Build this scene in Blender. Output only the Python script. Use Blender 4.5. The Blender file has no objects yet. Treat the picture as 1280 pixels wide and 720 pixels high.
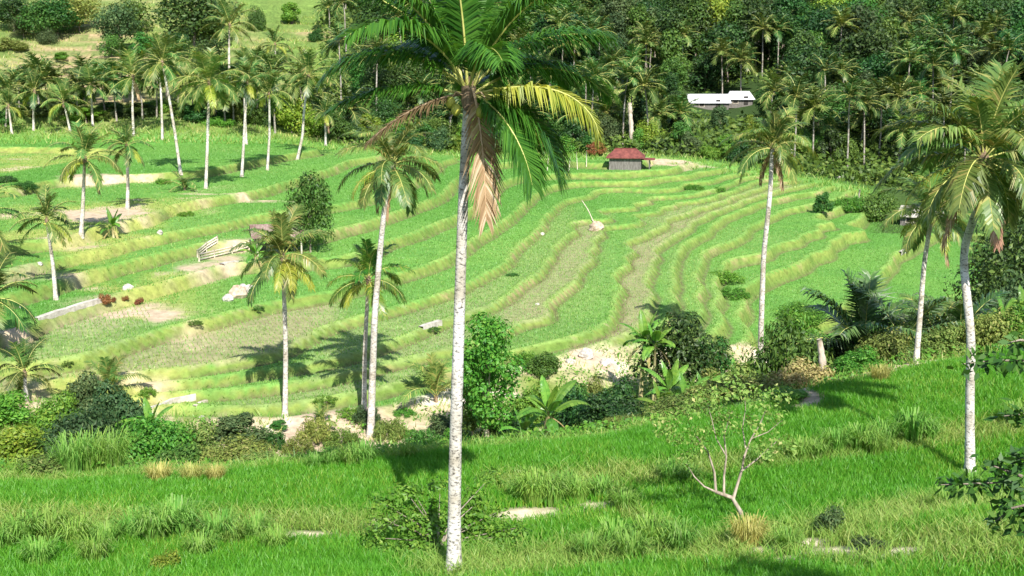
import bpy, math, random
import numpy as np
from math import radians as R, sin, cos, pi
rng = np.random.RandomState(7)
random.seed(7)
SC = bpy.context.scene
COL = SC.collection
CZ, PIT, F = 26.0, R(11.0), 1545.0
cP, sP = cos(PIT), sin(PIT)

# ------------------------------------------------------------------ camera maths (photo pixels 1280x720)
def ray(u, v):
    a, b = (u-640)/F, -(v-360)/F
    return np.array([a, cP+b*sP, -sP+b*cP])
def at_D(u, v, D):
    d = ray(u, v); t = D/-d[2]; return np.array([d[0]*t, d[1]*t, CZ-D])
def at_d(u, v, d):
    r = ray(u, v); t = d/r[1]; return np.array([r[0]*t, d, CZ+r[2]*t])
def PX(u, d, D):
    return np.array([(u-640)/F*(d*cP+D*sP), d, CZ-D])
def pxm(p):
    return F/(p[1]*cP+(CZ-p[2])*sP)

# ------------------------------------------------------------------ terrain: contour lines of the terraces
CON = {
 13.2: [(-60,232),(60,226),(150,219),(215,216),(260,212),(310,202),(365,192),(400,187)],
 14.0: [(-60,318),(30,304),(92,297),(125,285),(175,275),(212,259),(245,252),(300,243),(350,230),(400,215),(440,200)],
 14.7: [(-60,352),(30,335),(92,320),(150,305),(190,297),(240,287),(315,270),(400,260),(450,251),(510,232),(550,207),(570,198)],
 15.3: [(-60,385),(40,362),(135,334),(200,318),(260,304),(330,302),(400,294),(455,280),(520,257),(550,245),(572,222),(600,208),(640,203),(700,200)],
 16.0: [(-60,425),(45,399),(125,375),(175,362),(237,345),(295,330),(350,328),(430,321),(482,302),(507,295),(540,282),(572,270),(600,255),(620,235),(640,224),(690,218),(760,217),(840,212)],
 16.7: [(-60,478),(57,456),(100,447),(140,434),(175,422),(237,405),(287,392),(350,377),(415,367),(485,347),(520,337),(562,322),(585,307),(612,290),(640,271),(663,250),(683,235),(730,228),(790,228),(840,221),(893,213)],
 17.3: [(-60,490),(60,476),(120,475),(200,467),(282,457),(330,445),(372,427),(412,407),(440,400),(487,387),(540,372),(575,360),(612,340),(640,315),(672,287),(683,268),(703,251),(740,243),(775,236),(850,230),(900,222)],
 17.7: [(290,467),(362,460),(405,454),(457,442),(482,432),(525,415),(560,401),(607,387),(640,370),(673,345),(690,322),(703,303),(723,291),(757,276),(800,261),(840,246),(897,238),(930,223)],
 18.05: [(300,488),(420,470),(475,455),(530,445),(560,439),(600,424),(640,404),(680,380),(705,362),(720,350),(735,315),(741,298),(759,282),(800,267),(840,253),(900,243),(940,228)],
 18.4: [(200,507),(325,512),(362,507),(440,495),(470,491),(535,472),(562,465),(610,450),(650,440),(690,431),(720,424),(757,410),(772,387),(785,360),(790,332),(800,315),(810,295),(835,280),(867,266),(915,250),(950,236)],
 18.8: [(790,418),(815,395),(814,372),(809,360),(812,340),(817,314),(830,304),(865,285),(887,269),(905,261),(945,246),(1000,233),(1045,222)],
 19.2: [(838,400),(845,380),(847,350),(846,322),(855,312),(872,296),(902,272),(922,264),(952,253),(990,244),(1030,236),(1062,226)],
 19.8: [(868,405),(881,380),(885,360),(877,332),(878,317),(897,307),(920,299),(932,285),(952,275),(972,266),(1025,254),(1055,247)],
 20.4: [(905,400),(900,367),(899,342),(905,328),(930,322),(960,317),(1000,301),(1030,289),(1055,278)],
 21.2: [(918,395),(925,364),(957,345),(990,332),(1015,317),(1040,300),(1060,284),(1085,262)],
 22.4: [(1040,398),(1080,362),(1099,345),(1117,326),(1132,313),(1160,295),(1200,270)],
 23.4: [(1120,410),(1180,375),(1213,360),(1245,345),(1290,325)],
}
pts = []
for D, pl in CON.items():
    P3 = np.array([at_D(u, v, D) for u, v in pl]); n_ = len(P3)
    for i in range(n_-1):                                      # Catmull-Rom through the traced points
        p0, p1, p2, p3 = P3[max(i-1, 0)], P3[i], P3[i+1], P3[min(i+2, n_-1)]
        m_ = max(1, int(np.linalg.norm(p2-p1)/5.5))
        for k in range(m_):
            t = k/m_; a_ = .42
            pts.append((2*t**3-3*t*t+1)*p1+(t**3-2*t*t+t)*(p2-p0)*a_+(-2*t**3+3*t*t)*p2+(t**3-t*t)*(p3-p1)*a_)
    pts.append(P3[-1])
FG = [(0,720,31.5),(300,720,31),(567,718,31),(800,720,30),(1000,720,28),(1280,720,26.5),
 (0,660,36),(300,660,36),(500,660,36.5),(700,640,38),(800,650,36.5),(950,650,35.5),(1100,660,32.5),(1280,640,33.5),
 (0,605,42.5),(200,598,43),(400,580,44),(520,570,45),(620,560,46),(760,545,47.5),(850,530,48.5),
 (940,600,40),(1050,560,43),(1180,540,44.5),(1280,520,45.5),(1213,597,40),
 (980,490,53),(1100,465,55),(1200,450,55),(1280,438,56)]
for u, v, d in FG: pts.append(at_d(u, v, d))
GU = [(0,49,17.0),(0,56,17.8),(100,49,17.1),(100,57,18.2),(250,49,17.2),(250,57,18.6),(350,49,17.0),(350,57,19.0),(463,50,17.0),(463,57,19.0),
 (560,52,17.3),(560,61,19.4),(650,53,17.4),(650,64,19.6),(740,55,17.6),(740,68,19.9),(850,58,17.9),(850,74,20.8),(950,61,17.9),(950,82,22),
 (1050,62,16.6),(1050,72,19.6),(1050,88,22.8),(1150,64,16.3),(1150,75,19.6),(1150,95,23.9),(1250,66,16.2),(1250,76,19.5),(1250,100,24.4),
 (-150,49,17),(-150,57,17.8),(-150,43,15.5),(-150,31,13.9),(1450,56,12),(1450,30,11),(1500,70,15),(1500,110,20),(1600,140,14),
 # behind the terraces and the hillsides
 (-100,172,12.6),(0,172,12.9),(150,170,12.9),(300,170,13),(420,172,13.6),(520,180,14.6),(640,186,15),(760,186,15.1),(780,166,15.3),(900,188,15.2),(1000,192,16.2),(1060,196,17),
 (-100,190,10),(0,192,10),(200,192,9),(0,232,-1),(200,232,-1),(400,232,1),(0,300,-20),(250,300,-21),(400,300,-19),
 (520,215,9.5),(640,225,8),(640,300,-15),(780,226,7.5),(885,212,13),(885,236,10.4),(900,300,-9),(1000,240,6),(1000,300,-10),
 (1100,150,21.5),(1100,185,19),(1150,240,7),(1150,300,-9),(1280,130,23),(1280,165,20.5),(1280,200,15),(1280,260,2),(1280,320,-14),
 (1400,150,17),(1500,220,4),(1500,320,-16),(-300,110,14),(-300,75,17),(-300,172,10),(-300,230,-6),(-300,300,-24)]
for u, v, D in ((200,440,17.02),(260,428,17.02),(140,456,17.02),(330,410,17.02),(400,388,17.02),(60,465,17.02),(230,448,17.05),(300,435,17.05)): pts.append(at_D(u, v, D))
for u, d, D in GU: pts.append(PX(u, d, D))
for x in (-330,-160,0,160,330):
    for y, z in ((430,CZ+55),(660,CZ+130)): pts.append(np.array([x,y,z]))
for x in (-60,-20,0,20,60):
    for y, D in ((-45,1.2),(-12,1.75),(1,1.85),(10,6.2),(20,10.4)): pts.append(np.array([x,y,CZ-D-(0.0 if abs(x)<40 else -0.3)]))
pts = np.array(pts)
S = 60.0
def tps_fit(P, lam=1.2e-4):
    n = len(P); X = P[:, :2]/S
    r2 = ((X[:, None]-X[None])**2).sum(-1)
    K = 0.5*r2*np.log(r2+1e-12)+lam*np.eye(n)
    Q = np.c_[np.ones(n), X]
    A = np.block([[K, Q], [Q.T, np.zeros((3, 3))]])
    return X, np.linalg.solve(A, np.r_[P[:, 2], 0, 0, 0])
TX, TW = tps_fit(pts)
def tps(x, y):
    sh = x.shape; q = np.c_[x.ravel(), y.ravel()]/S; out = np.empty(len(q)); n = len(TX)
    for i in range(0, len(q), 20000):
        c = q[i:i+20000]
        r2 = ((c[:, None]-TX[None])**2).sum(-1)
        out[i:i+20000] = (0.5*r2*np.log(r2+1e-12))@TW[:n]+TW[n]+c@TW[n+1:]
    return out.reshape(sh)
# value noise
_T = np.random.RandomState(3).rand(256, 256)
def vnoise(x, y, s, o=0):
    x = np.asarray(x)/s+37.3+o*17.1; y = np.asarray(y)/s+91.7+o*7.7
    xi = np.floor(x).astype(int); yi = np.floor(y).astype(int); fx = x-xi; fy = y-yi
    fx = fx*fx*(3-2*fx); fy = fy*fy*(3-2*fy)
    g = lambda a, b: _T[a % 256, b % 256]
    return (g(xi, yi)*(1-fx)+g(xi+1, yi)*fx)*(1-fy)+(g(xi, yi+1)*(1-fx)+g(xi+1, yi+1)*fx)*fy
def fbm(x, y, s, o=0): return (vnoise(x,y,s,o)+.5*vnoise(x,y,s/2,o+1)+.25*vnoise(x,y,s/4,o+2))/1.75
def sstep(a, b, x):
    t = np.clip((x-a)/(b-a), 0, 1); return t*t*(3-2*t)

gx = np.r_[np.arange(-330,-80,6.0), np.arange(-80,78,0.30), np.arange(78.5,335,6.0)]
gy = np.r_[np.arange(-45,22,3.0), np.arange(22,195,0.28), np.arange(195.5,265,1.0), np.arange(265,660,9.0)]
GX, GY = np.meshgrid(gx, gy)
H = tps(GX, GY)
def blur(A, k, ax):
    p = [(0, 0), (0, 0)]; p[ax] = (k+1, k); C_ = np.cumsum(np.pad(A, p, mode='edge'), axis=ax); n_ = A.shape[ax]
    return (np.take(C_, range(2*k+1, 2*k+1+n_), ax)-np.take(C_, range(0, n_), ax))/(2*k+1)
Hs = H
for _ in range(3): Hs = blur(blur(Hs, 3, 0), 3, 1)                # even out the small kinks between traced points
inner = (np.abs(GX) < 74)&(GY > 58)&(GY < 185)
H = np.where(inner, Hs, H)
dzy, dzx = np.gradient(H, gy, gx); GR = np.sqrt(dzx**2+dzy**2)+1e-3
lv = np.array(sorted(CZ-D for D in CON))
wob = (fbm(GX, GY, 3.0)-.5)*0.05
HT = H+wob*np.clip(GR*3, 0.3, 1)
kidx = np.searchsorted(lv, HT, side='right')-1            # -1: below the lowest rim
kc = np.clip(kidx, 0, len(lv)-1)
zk = lv[kc]; zn = lv[np.clip(kc+1, 0, len(lv)-1)]
step = np.maximum(zn-zk, 0.01)
dist_up = (zn-HT)/GR; dist_dn = (HT-zk)/GR
wr = np.minimum(0.34*step+0.22, 0.34*step/GR+0.06)
tr = np.where((kidx >= 0) & (kidx < len(lv)-1), np.clip(1-dist_up/wr, 0, 1), 0)
tread = zk+0.06*(HT-zk)
ZT = tread+(zn-tread)*np.clip(tr*1.25, 0, 1)-.10*np.exp(-((dist_up-wr-.05)/.2)**2)
ZT += 0.16*np.exp(-((dist_dn-0.25)/0.20)**2)*(kidx >= 0)
ZT = np.where(kidx >= len(lv)-1, np.where(HT > lv[-1]+1.2, HT, lv[-1]+0.05+(np.clip(HT-lv[-1]-.4, 0, 9))*1.4), ZT)
# lowest rims: below k=-1 nothing
ZT = np.where(kidx < 0, H, ZT)
BD = np.array([PX(u, d, 19)[:2] for u, d in ((-160,59),(0,60),(200,61.3),(362,61.3),(470,63),(562,67),(690,73.5),(760,78),(830,80),(900,86),(1000,92),(1100,100),(1180,109),(1250,120),(1280,124),(1450,140))])
yb = np.interp(GX, BD[:, 0], BD[:, 1])
TM = sstep(-0.8, 0.8, GY-yb)*(1-sstep(172, 178, GY))
Z = H*(1-TM)+ZT*TM
Z += (fbm(GX, GY, 2.4, 5)-.5)*np.where(GY < 58, .22, np.where(TM > .5, .05, .35))
Z += (fbm(GX, GY, 22, 9)-.5)*np.where(GY > 186, 2.2, 0)
hm = (GY > 187)*(GY < 268)*np.clip((430-(640+F*GX/np.maximum(GY*cP+(CZ-Z)*sP, 1)))/40, 0, 1)
fq = (Z+(fbm(GX, GY, 30, 3)-.5)*2.5)/1.5; fr_q = fq-np.floor(fq); st_q = np.clip((fr_q-.72)/.28, 0, 1)
Z = Z+hm*1.5*(st_q-fr_q)*.9; hill_riser = hm*(st_q > .02)*(st_q < .98)
riser = tr*(tr < .98)*TM
riser = np.where(TM > .5, np.clip(np.sin(pi*np.clip(tr, 0, 1))*1.6, 0, 1), 0)
lip = np.exp(-((dist_dn-0.18)/0.26)**2)*(kidx >= 0)*TM
def gsamp(A, x, y):
    x = np.atleast_1d(np.asarray(x, float)); y = np.atleast_1d(np.asarray(y, float))
    i = np.clip(np.searchsorted(gx, x)-1, 0, len(gx)-2); j = np.clip(np.searchsorted(gy, y)-1, 0, len(gy)-2)
    fx = np.clip((x-gx[i])/(gx[i+1]-gx[i]), 0, 1); fy = np.clip((y-gy[j])/(gy[j+1]-gy[j]), 0, 1)
    return (A[j,i]*(1-fx)+A[j,i+1]*fx)*(1-fy)+(A[j+1,i]*(1-fx)+A[j+1,i+1]*fx)*fy
def gz(x, y): return float(gsamp(Z, x, y)[0])
def hit(u, v, dmin=20, dmax=420):
    r = ray(u, v); d = np.arange(dmin, dmax, 0.15); t = d/r[1]
    zz = CZ+r[2]*t; g = gsamp(Z, r[0]*t, d)
    b = np.nonzero(zz <= g)[0]
    k = b[0] if len(b) else len(d)-1
    return np.array([r[0]*t[k], d[k], g[k]])
def spot(u, d):
    """ground point seen in column u at distance d"""
    D = 15.0
    for _ in range(4):
        x = (u-640)/F*(d*cP+D*sP); D = CZ-gz(x, d)
    return np.array([x, d, CZ-D])

# ------------------------------------------------------------------ node helpers
def new_mat(name):
    m = bpy.data.materials.new(name); m.use_nodes = True
    nt = m.node_tree; nt.nodes.clear()
    out = nt.nodes.new('ShaderNodeOutputMaterial')
    return m, nt, out
def N(nt, t, **kw):
    n = nt.nodes.new(t)
    for k, v in kw.items():
        if k in n.inputs: n.inputs[k].default_value = v
        else: setattr(n, k, v)
    return n
def mixc(nt, fac, a, b, blend='MIX'):
    n = nt.nodes.new('ShaderNodeMix'); n.data_type = 'RGBA'; n.blend_type = blend
    for sock, v in ((n.inputs[0], fac), (n.inputs[6], a), (n.inputs[7], b)):
        if hasattr(v, 'links'): nt.links.new(v, sock)
        elif isinstance(v, (int, float)): sock.default_value = v
        else: sock.default_value = (*v, 1) if len(v) == 3 else v
    return n.outputs[2]
def leaf_mat(name, c1, c2, trans=0.35, rough=0.45, spec=0.35, objvar=0.35, c3=None):
    """foliage: colour varies from leaf to leaf and plant to plant, some light passes through"""
    m, nt, out = new_mat(name); L = nt.links.new
    geo = N(nt, 'ShaderNodeNewGeometry'); oi = N(nt, 'ShaderNodeObjectInfo')
    col = mixc(nt, geo.outputs['Random Per Island'], c1, c2)
    if c3 is not None:
        mr = N(nt, 'ShaderNodeMapRange'); mr.inputs[1].default_value = .84; mr.inputs[2].default_value = 1.0
        mu = N(nt, 'ShaderNodeMath', operation='FRACT'); ml = N(nt, 'ShaderNodeMath', operation='MULTIPLY'); ml.inputs[1].default_value = 7.31
        L(geo.outputs['Random Per Island'], ml.inputs[0]); L(ml.outputs[0], mu.inputs[0]); L(mu.outputs[0], mr.inputs[0])
        col = mixc(nt, mr.outputs[0], col, c3)
    hs = N(nt, 'ShaderNodeHueSaturation'); L(col, hs.inputs['Color'])
    mr2 = N(nt, 'ShaderNodeMapRange'); mr2.inputs[3].default_value = 1-objvar; mr2.inputs[4].default_value = 1+objvar
    L(oi.outputs['Random'], mr2.inputs[0]); L(mr2.outputs[0], hs.inputs['Value'])
    mr3 = N(nt, 'ShaderNodeMapRange'); mr3.inputs[3].default_value = .5-.05*objvar/.35; mr3.inputs[4].default_value = .5+.03*objvar/.35
    wn = N(nt, 'ShaderNodeTexWhiteNoise', noise_dimensions='1D'); L(oi.outputs['Random'], wn.inputs['W']); L(wn.outputs['Value'], mr3.inputs[0]); L(mr3.outputs[0], hs.inputs['Hue'])
    b = N(nt, 'ShaderNodeBsdfPrincipled'); b.inputs['Roughness'].default_value = rough; b.inputs['Specular IOR Level'].default_value = spec
    t = N(nt, 'ShaderNodeBsdfTranslucent'); mx = N(nt, 'ShaderNodeMixShader'); mx.inputs[0].default_value = trans
    L(hs.outputs[0], b.inputs['Base Color'])
    tc = mixc(nt, 1.0, hs.outputs[0], (1.25, 1.15, .5), 'MULTIPLY'); L(tc, t.inputs['Color'])
    L(b.outputs[0], mx.inputs[1]); L(t.outputs[0], mx.inputs[2]); L(mx.outputs[0], out.inputs[0])
    return m
def solid_mat(name, c1, c2, scale=6, rough=0.85, stretch=(1,1,1), bump=0.3, wave=None, spec=.3, metal=0.0, contrast=(.35,.65)):
    m, nt, out = new_mat(name); L = nt.links.new
    tc = N(nt, 'ShaderNodeTexCoord'); mp = N(nt, 'ShaderNodeMapping'); mp.inputs['Scale'].default_value = stretch
    L(tc.outputs['Object'], mp.inputs['Vector'])
    nz = N(nt, 'ShaderNodeTexNoise'); nz.inputs['Scale'].default_value = scale; nz.inputs['Detail'].default_value = 6; nz.inputs['Roughness'].default_value = .65
    L(mp.outputs[0], nz.inputs['Vector'])
    cr = N(nt, 'ShaderNodeValToRGB'); cr.color_ramp.elements[0].position = contrast[0]; cr.color_ramp.elements[1].position = contrast[1]
    cr.color_ramp.elements[0].color = (*c1, 1); cr.color_ramp.elements[1].color = (*c2, 1)
    L(nz.outputs['Fac'], cr.inputs[0]); col = cr.outputs[0]; h = nz.outputs['Fac']
    b = N(nt, 'ShaderNodeBsdfPrincipled'); b.inputs['Roughness'].default_value = rough; b.inputs['Specular IOR Level'].default_value = spec; b.inputs['Metallic'].default_value = metal
    if 'palm bark' in name:
        n2_ = N(nt, 'ShaderNodeTexNoise'); n2_.inputs['Scale'].default_value = 1.1; n2_.inputs['Detail'].default_value = 3; L(tc.outputs['Object'], n2_.inputs['Vector'])
        mr_ = N(nt, 'ShaderNodeMapRange'); mr_.inputs[1].default_value = .4; mr_.inputs[2].default_value = .62; L(n2_.outputs['Fac'], mr_.inputs[0])
        col = mixc(nt, mr_.outputs[0], col, mixc(nt, 1.0, col, (.62,.58,.50), 'MULTIPLY'))
    if wave:
        w = N(nt, 'ShaderNodeTexWave', wave_type='BANDS', bands_direction=wave[0]); w.inputs['Scale'].default_value = wave[1]; w.inputs['Distortion'].default_value = wave[2]; w.inputs['Detail Scale'].default_value = 1.5
        L(tc.outputs['Object'], w.inputs['Vector'])
        col = mixc(nt, wave[3], col, mixc(nt, w.outputs['Fac'], (.15,.13,.11), (1.25,1.25,1.25)), 'MULTIPLY'); h = nz.outputs['Fac'] if 'bark' in name else w.outputs['Fac']
    L(col, b.inputs['Base Color'])
    bp = N(nt, 'ShaderNodeBump'); bp.inputs['Strength'].default_value = bump; bp.inputs['Distance'].default_value = .05
    L(h, bp.inputs['Height']); L(bp.outputs[0], b.inputs['Normal']); L(b.outputs[0], out.inputs[0])
    return m

# ------------------------------------------------------------------ mesh helpers
def mesh_np(name, V, T, mats, mi=None, smooth=False, attr=None):
    V = np.ascontiguousarray(V, np.float32); T = np.ascontiguousarray(T, np.int32)
    me = bpy.data.meshes.new(name); n = len(T); k = T.shape[1]
    me.vertices.add(len(V)); me.vertices.foreach_set('co', V.ravel())
    me.loops.add(n*k); me.loops.foreach_set('vertex_index', T.ravel())
    me.polygons.add(n); me.polygons.foreach_set('loop_start', np.arange(0, n*k, k, dtype=np.int32))
    if mi is not None: me.polygons.foreach_set('material_index', np.ascontiguousarray(mi, np.int32))
    me.polygons.foreach_set('use_smooth', np.full(n, smooth, bool))
    for m in (mats if isinstance(mats, (list, tuple)) else [mats]): me.materials.append(m)
    if attr:
        for an, (ty, data) in attr.items():
            a = me.attributes.new(an, ty, 'POINT')
            a.data.foreach_set('color' if ty == 'FLOAT_COLOR' else 'value', np.ascontiguousarray(data, np.float32).ravel())
    me.update(); me.validate(); return me
class MB:
    """collects shapes into ONE mesh"""
    def __init__(s): s.V = []; s.T = []; s.M = []; s.n = 0
    def add(s, V, T, m=0):
        V = np.asarray(V, float); T = np.asarray(T, int)
        s.V.append(V); s.T.append(T+s.n); s.M.append(np.full(len(T), m)); s.n += len(V); return s
    def tube(s, path, rad, sides=8, m=0, cap=True):
        P = np.asarray(path, float); n = len(P); rad = np.broadcast_to(np.asarray(rad, float), (n,))
        tg = np.gradient(P, axis=0); tg /= np.linalg.norm(tg, axis=1)[:, None]+1e-9
        ref = np.array([0, 1, 0.]) if abs(tg[0][1]) < .9 else np.array([1., 0, 0])
        a = np.cross(tg, ref); a /= np.linalg.norm(a, axis=1)[:, None]+1e-9; b = np.cross(tg, a)
        th = np.arange(sides)*2*pi/sides
        V = (P[:, None]+rad[:, None, None]*(np.cos(th)[None, :, None]*a[:, None]+np.sin(th)[None, :, None]*b[:, None])).reshape(-1, 3)
        T = []
        for i in range(n-1):
            for j in range(sides):
                q = i*sides+j; r = i*sides+(j+1) % sides
                T += [(q, q+sides, r), (r, q+sides, r+sides)]
        if cap:
            for k, base in ((0, 0), (1, (n-1)*sides)):
                for j in range(1, sides-1): T.append((base, base+j, base+j+1) if k else (base, base+j+1, base+j))
        return s.add(V, T, m)
    def box(s, c, d, m=0, rz=0):
        c = np.array(c, float); d = np.array(d, float)/2
        V = np.array([(i, j, k) for i in (-1, 1) for j in (-1, 1) for k in (-1, 1)])*d
        cr, sr = cos(rz), sin(rz); V = np.c_[V[:, 0]*cr-V[:, 1]*sr, V[:, 0]*sr+V[:, 1]*cr, V[:, 2]]+c
        Q = [(0,1,3,2),(4,6,7,5),(0,4,5,1),(2,3,7,6),(0,2,6,4),(1,5,7,3)]
        return s.add(V, [t for a, b, c_, e in Q for t in ((a, b, c_), (a, c_, e))], m)
    def mesh(s, name, mats, smooth=False):
        return mesh_np(name, np.concatenate(s.V), np.concatenate(s.T), mats, np.concatenate(s.M), smooth)
def put(name, me, parent=None, loc=(0,0,0), rz=0, sc=1.0, label=None, cat=None, group=None, kind=None):
    o = bpy.data.objects.new(name, me); COL.objects.link(o)
    o.location = loc; o.rotation_euler = (0, 0, rz); o.scale = (sc,)*3 if np.isscalar(sc) else sc
    if parent is not None: o.parent = parent
    for k, v in (('label', label), ('category', cat), ('group', group), ('kind', kind)):
        if v: o[k] = v
    return o
def thing(name, label, cat, loc, rz=0, sc=1.0, group=None): return put(name, None, None, tuple(loc), rz, sc, label, cat, group)

# ------------------------------------------------------------------ materials
M_palm = leaf_mat('palm leaflet green', (.045,.15,.018), (.12,.27,.035), .4, .35, .5, .25, (.30,.33,.06))
M_palm2 = leaf_mat('palm leaflet pale', (.075,.17,.035), (.18,.28,.065), .35, .4, .5, .3, (.42,.40,.12))
M_palmfar = leaf_mat('far palm leaflet', (.035,.10,.02), (.11,.20,.045), .3, .45, .35, .35, (.28,.30,.10))
M_yel = leaf_mat('palm leaflet yellow', (.22,.31,.04), (.44,.46,.07), .45, .4, .4, .1)
M_dead = leaf_mat('dead palm leaflet', (.26,.15,.085), (.47,.32,.20), .25, .7, .2, .15, (.60,.48,.35))
M_deadk = leaf_mat('withered palm leaflet', (.09,.06,.03), (.22,.15,.08), .2, .7, .2, .1)
M_hero = leaf_mat('palm leaflet deep green', (.03,.12,.015), (.10,.25,.03), .4, .35, .55, .05)
M_rach = solid_mat('palm rachis', (.36,.38,.09), (.50,.48,.16), 4, .5, bump=.1)
M_rachd = solid_mat('dead rachis', (.42,.26,.14), (.58,.42,.26), 4, .7, bump=.1)
M_trunk = solid_mat('palm bark pale', (.12,.11,.10), (.68,.655,.62), 9, .85, (1,1,2.0), .5, wave=('Z', 3.2, 5, .05), contrast=(.36,.50))
M_trunk2 = solid_mat('palm bark', (.22,.20,.17), (.70,.66,.60), 6, .85, (1,1,1.8), .4, wave=('Z', 1.9, 12, .06), contrast=(.34,.55))
M_trunk3 = solid_mat('darker palm bark', (.18,.16,.135), (.46,.43,.38), 3, .9, (1,1,2))  # darker bark tones for the forest palms
M_fib = solid_mat('palm fibre', (.10,.065,.04), (.30,.22,.14), 12, .9, (1,1,.4))
M_coco = solid_mat('coconut husk', (.30,.33,.05), (.50,.46,.08), 5, .5, bump=.1)
M_bark = solid_mat('tree bark', (.10,.08,.06), (.34,.29,.23), 5, .9, (1,1,.35))
M_tbark = solid_mat('tan tree bark', (.20,.16,.12), (.46,.39,.31), 7, .9, (1,1,.5))
M_pbark = solid_mat('pale tree bark', (.30,.24,.18), (.60,.52,.42), 5, .9, (1,1,.5))
M_ban = leaf_mat('banana leaf', (.08,.24,.03), (.18,.37,.055), .4, .35, .45, .2)
M_banst = solid_mat('banana stem', (.20,.17,.07), (.42,.40,.20), 5, .7, (1,1,.3))
FOL = {
 'dark':  leaf_mat('foliage dark', (.013,.050,.011), (.044,.115,.022), .25, .5, .35, .3, (.08,.17,.03)),
 'mid':   leaf_mat('foliage mid', (.028,.095,.016), (.085,.20,.032), .3, .5, .3, .3, (.14,.25,.05)),
 'grey':  leaf_mat('foliage grey green', (.030,.075,.026), (.080,.14,.048), .3, .55, .25, .3, (.15,.21,.08)),
 'lime':  leaf_mat('foliage yellow green', (.10,.22,.02), (.23,.36,.04), .35, .5, .35, .2, (.36,.42,.06)),
 'olive': leaf_mat('foliage olive', (.09,.16,.032), (.22,.29,.065), .3, .6, .25, .2, (.34,.34,.12)),
 'red':   leaf_mat('foliage red brown', (.15,.05,.025), (.36,.15,.06), .3, .5, .3, .2, (.12,.2,.04)),
 'bright':leaf_mat('foliage bright', (.055,.19,.02), (.14,.33,.035), .35, .5, .35, .15, (.24,.40,.06)),
 'pale':  leaf_mat('foliage pale yellow green', (.12,.25,.04), (.30,.40,.10), .4, .55, .25, .1, (.50,.46,.20)),
 'dry':   leaf_mat('foliage dry', (.30,.25,.10), (.50,.42,.19), .3, .7, .2, .15, (.22,.28,.06)),
}
M_rock = solid_mat('pale rock', (.26,.235,.20), (.70,.66,.60), 3, .9)
M_rust = solid_mat('rusty red roofing', (.12,.035,.03), (.27,.085,.065), 2.0, .7, wave=('X', 2.6, .3, .35))
M_rust2 = solid_mat('faded roofing', (.17,.10,.08), (.38,.29,.25), 2.0, .7, wave=('X', 2.6, .3, .35))
M_zinc = solid_mat('pale sheet roofing', (.50,.50,.52), (.78,.79,.82), 1.2, .45, wave=('X', 3.0, .2, .2))
M_grey = solid_mat('weathered boards', (.09,.08,.07), (.27,.25,.23), 3, .9, (6,6,.5), wave=('X', 1.6, .4, .5))
M_cream = solid_mat('cream plaster', (.38,.33,.27), (.58,.52,.45), 1.5, .9)
M_dark = solid_mat('dark opening', (.02,.018,.016), (.05,.045,.04), 3, .9)
M_bamb = solid_mat('bleached bamboo', (.40,.34,.25), (.68,.62,.51), 4, .7)
M_rub = solid_mat('brown rubble', (.24,.18,.12), (.55,.45,.34), 4, .95)
M_conc = solid_mat('pale concrete', (.34,.31,.26), (.60,.56,.49), 3, .9)

# rice and grass blades: tint attribute from lush to dry
def blade_mat(name, c_lush, c_mid, c_dry, trans=.4):
    m, nt, out = new_mat(name); L = nt.links.new
    at = N(nt, 'ShaderNodeAttribute', attribute_name='tint'); cr = N(nt, 'ShaderNodeValToRGB')
    e = cr.color_ramp.elements; e[0].color = (*c_lush, 1); e[1].color = (*c_dry, 1); k = e.new(.5); k.color = (*c_mid, 1)
    L(at.outputs['Fac'], cr.inputs[0])
    b = N(nt, 'ShaderNodeBsdfPrincipled'); b.inputs['Roughness'].default_value = .45; b.inputs['Specular IOR Level'].default_value = .35
    t = N(nt, 'ShaderNodeBsdfTranslucent'); mx = N(nt, 'ShaderNodeMixShader'); mx.inputs[0].default_value = trans
    L(cr.outputs[0], b.inputs['Base Color']); L(mixc(nt, 1.0, cr.outputs[0], (1.2, 1.15, .55), 'MULTIPLY'), t.inputs['Color'])
    L(b.outputs[0], mx.inputs[1]); L(t.outputs[0], mx.inputs[2]); L(mx.outputs[0], out.inputs[0]); return m
M_rice = blade_mat('rice blades', (.065,.27,.016), (.16,.40,.035), (.47,.48,.10))
M_rice2 = blade_mat('terrace rice blades', (.08,.25,.035), (.15,.33,.06), (.38,.42,.13), .3)
M_grass = blade_mat('bank grass blades', (.09,.27,.035), (.25,.40,.075), (.56,.50,.20))
M_clump = leaf_mat('clump grass', (.12,.31,.045), (.28,.46,.10), .45, .5, .15, .12, (.30,.42,.16))
M_drygr = leaf_mat('dry clump grass', (.30,.33,.08), (.55,.52,.18), .4, .5, .3, .1)

# ------------------------------------------------------------------ terrain colour zones
def lin(*c): return np.array(c, float)
n1 = fbm(GX, GY, 14, 2); n2 = fbm(GX, GY, 5, 4); n3 = fbm(GX, GY, 1.6, 6)
depth_ = GY*cP+(CZ-Z)*sP
UU = 640+F*GX/np.maximum(depth_, 1)
def mixz(c, m, col): return c*(1-m[..., None])+col*m[..., None]
young = np.zeros_like(Z)
D2k = {D: i for i, D in enumerate(sorted(CON, reverse=True))}     # level index of each rim
def band(D, u0, u1, s=40): return (kidx == D2k[D])*sstep(u0-s, u0+s, UU)*(1-sstep(u1-s, u1+s, UU))
young = np.maximum.reduce([band(17.3,-200,430)*.95, band(16.7,-200,180)*.55, band(18.05,620,760,15)*.9, band(17.7,620,720,20)*.35, band(18.8,700,1000,20)*1.0, band(18.4,800,960,40)*.75,
                           band(17.7,380,640)*.55, band(18.05,380,620)*.6, band(18.4,280,560)*.55, band(18.4,600,760)*.3, band(19.2,830,860,10)*.2])*TM
COLR = np.zeros(Z.shape+(3,))+lin(.12,.28,.055)
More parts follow.
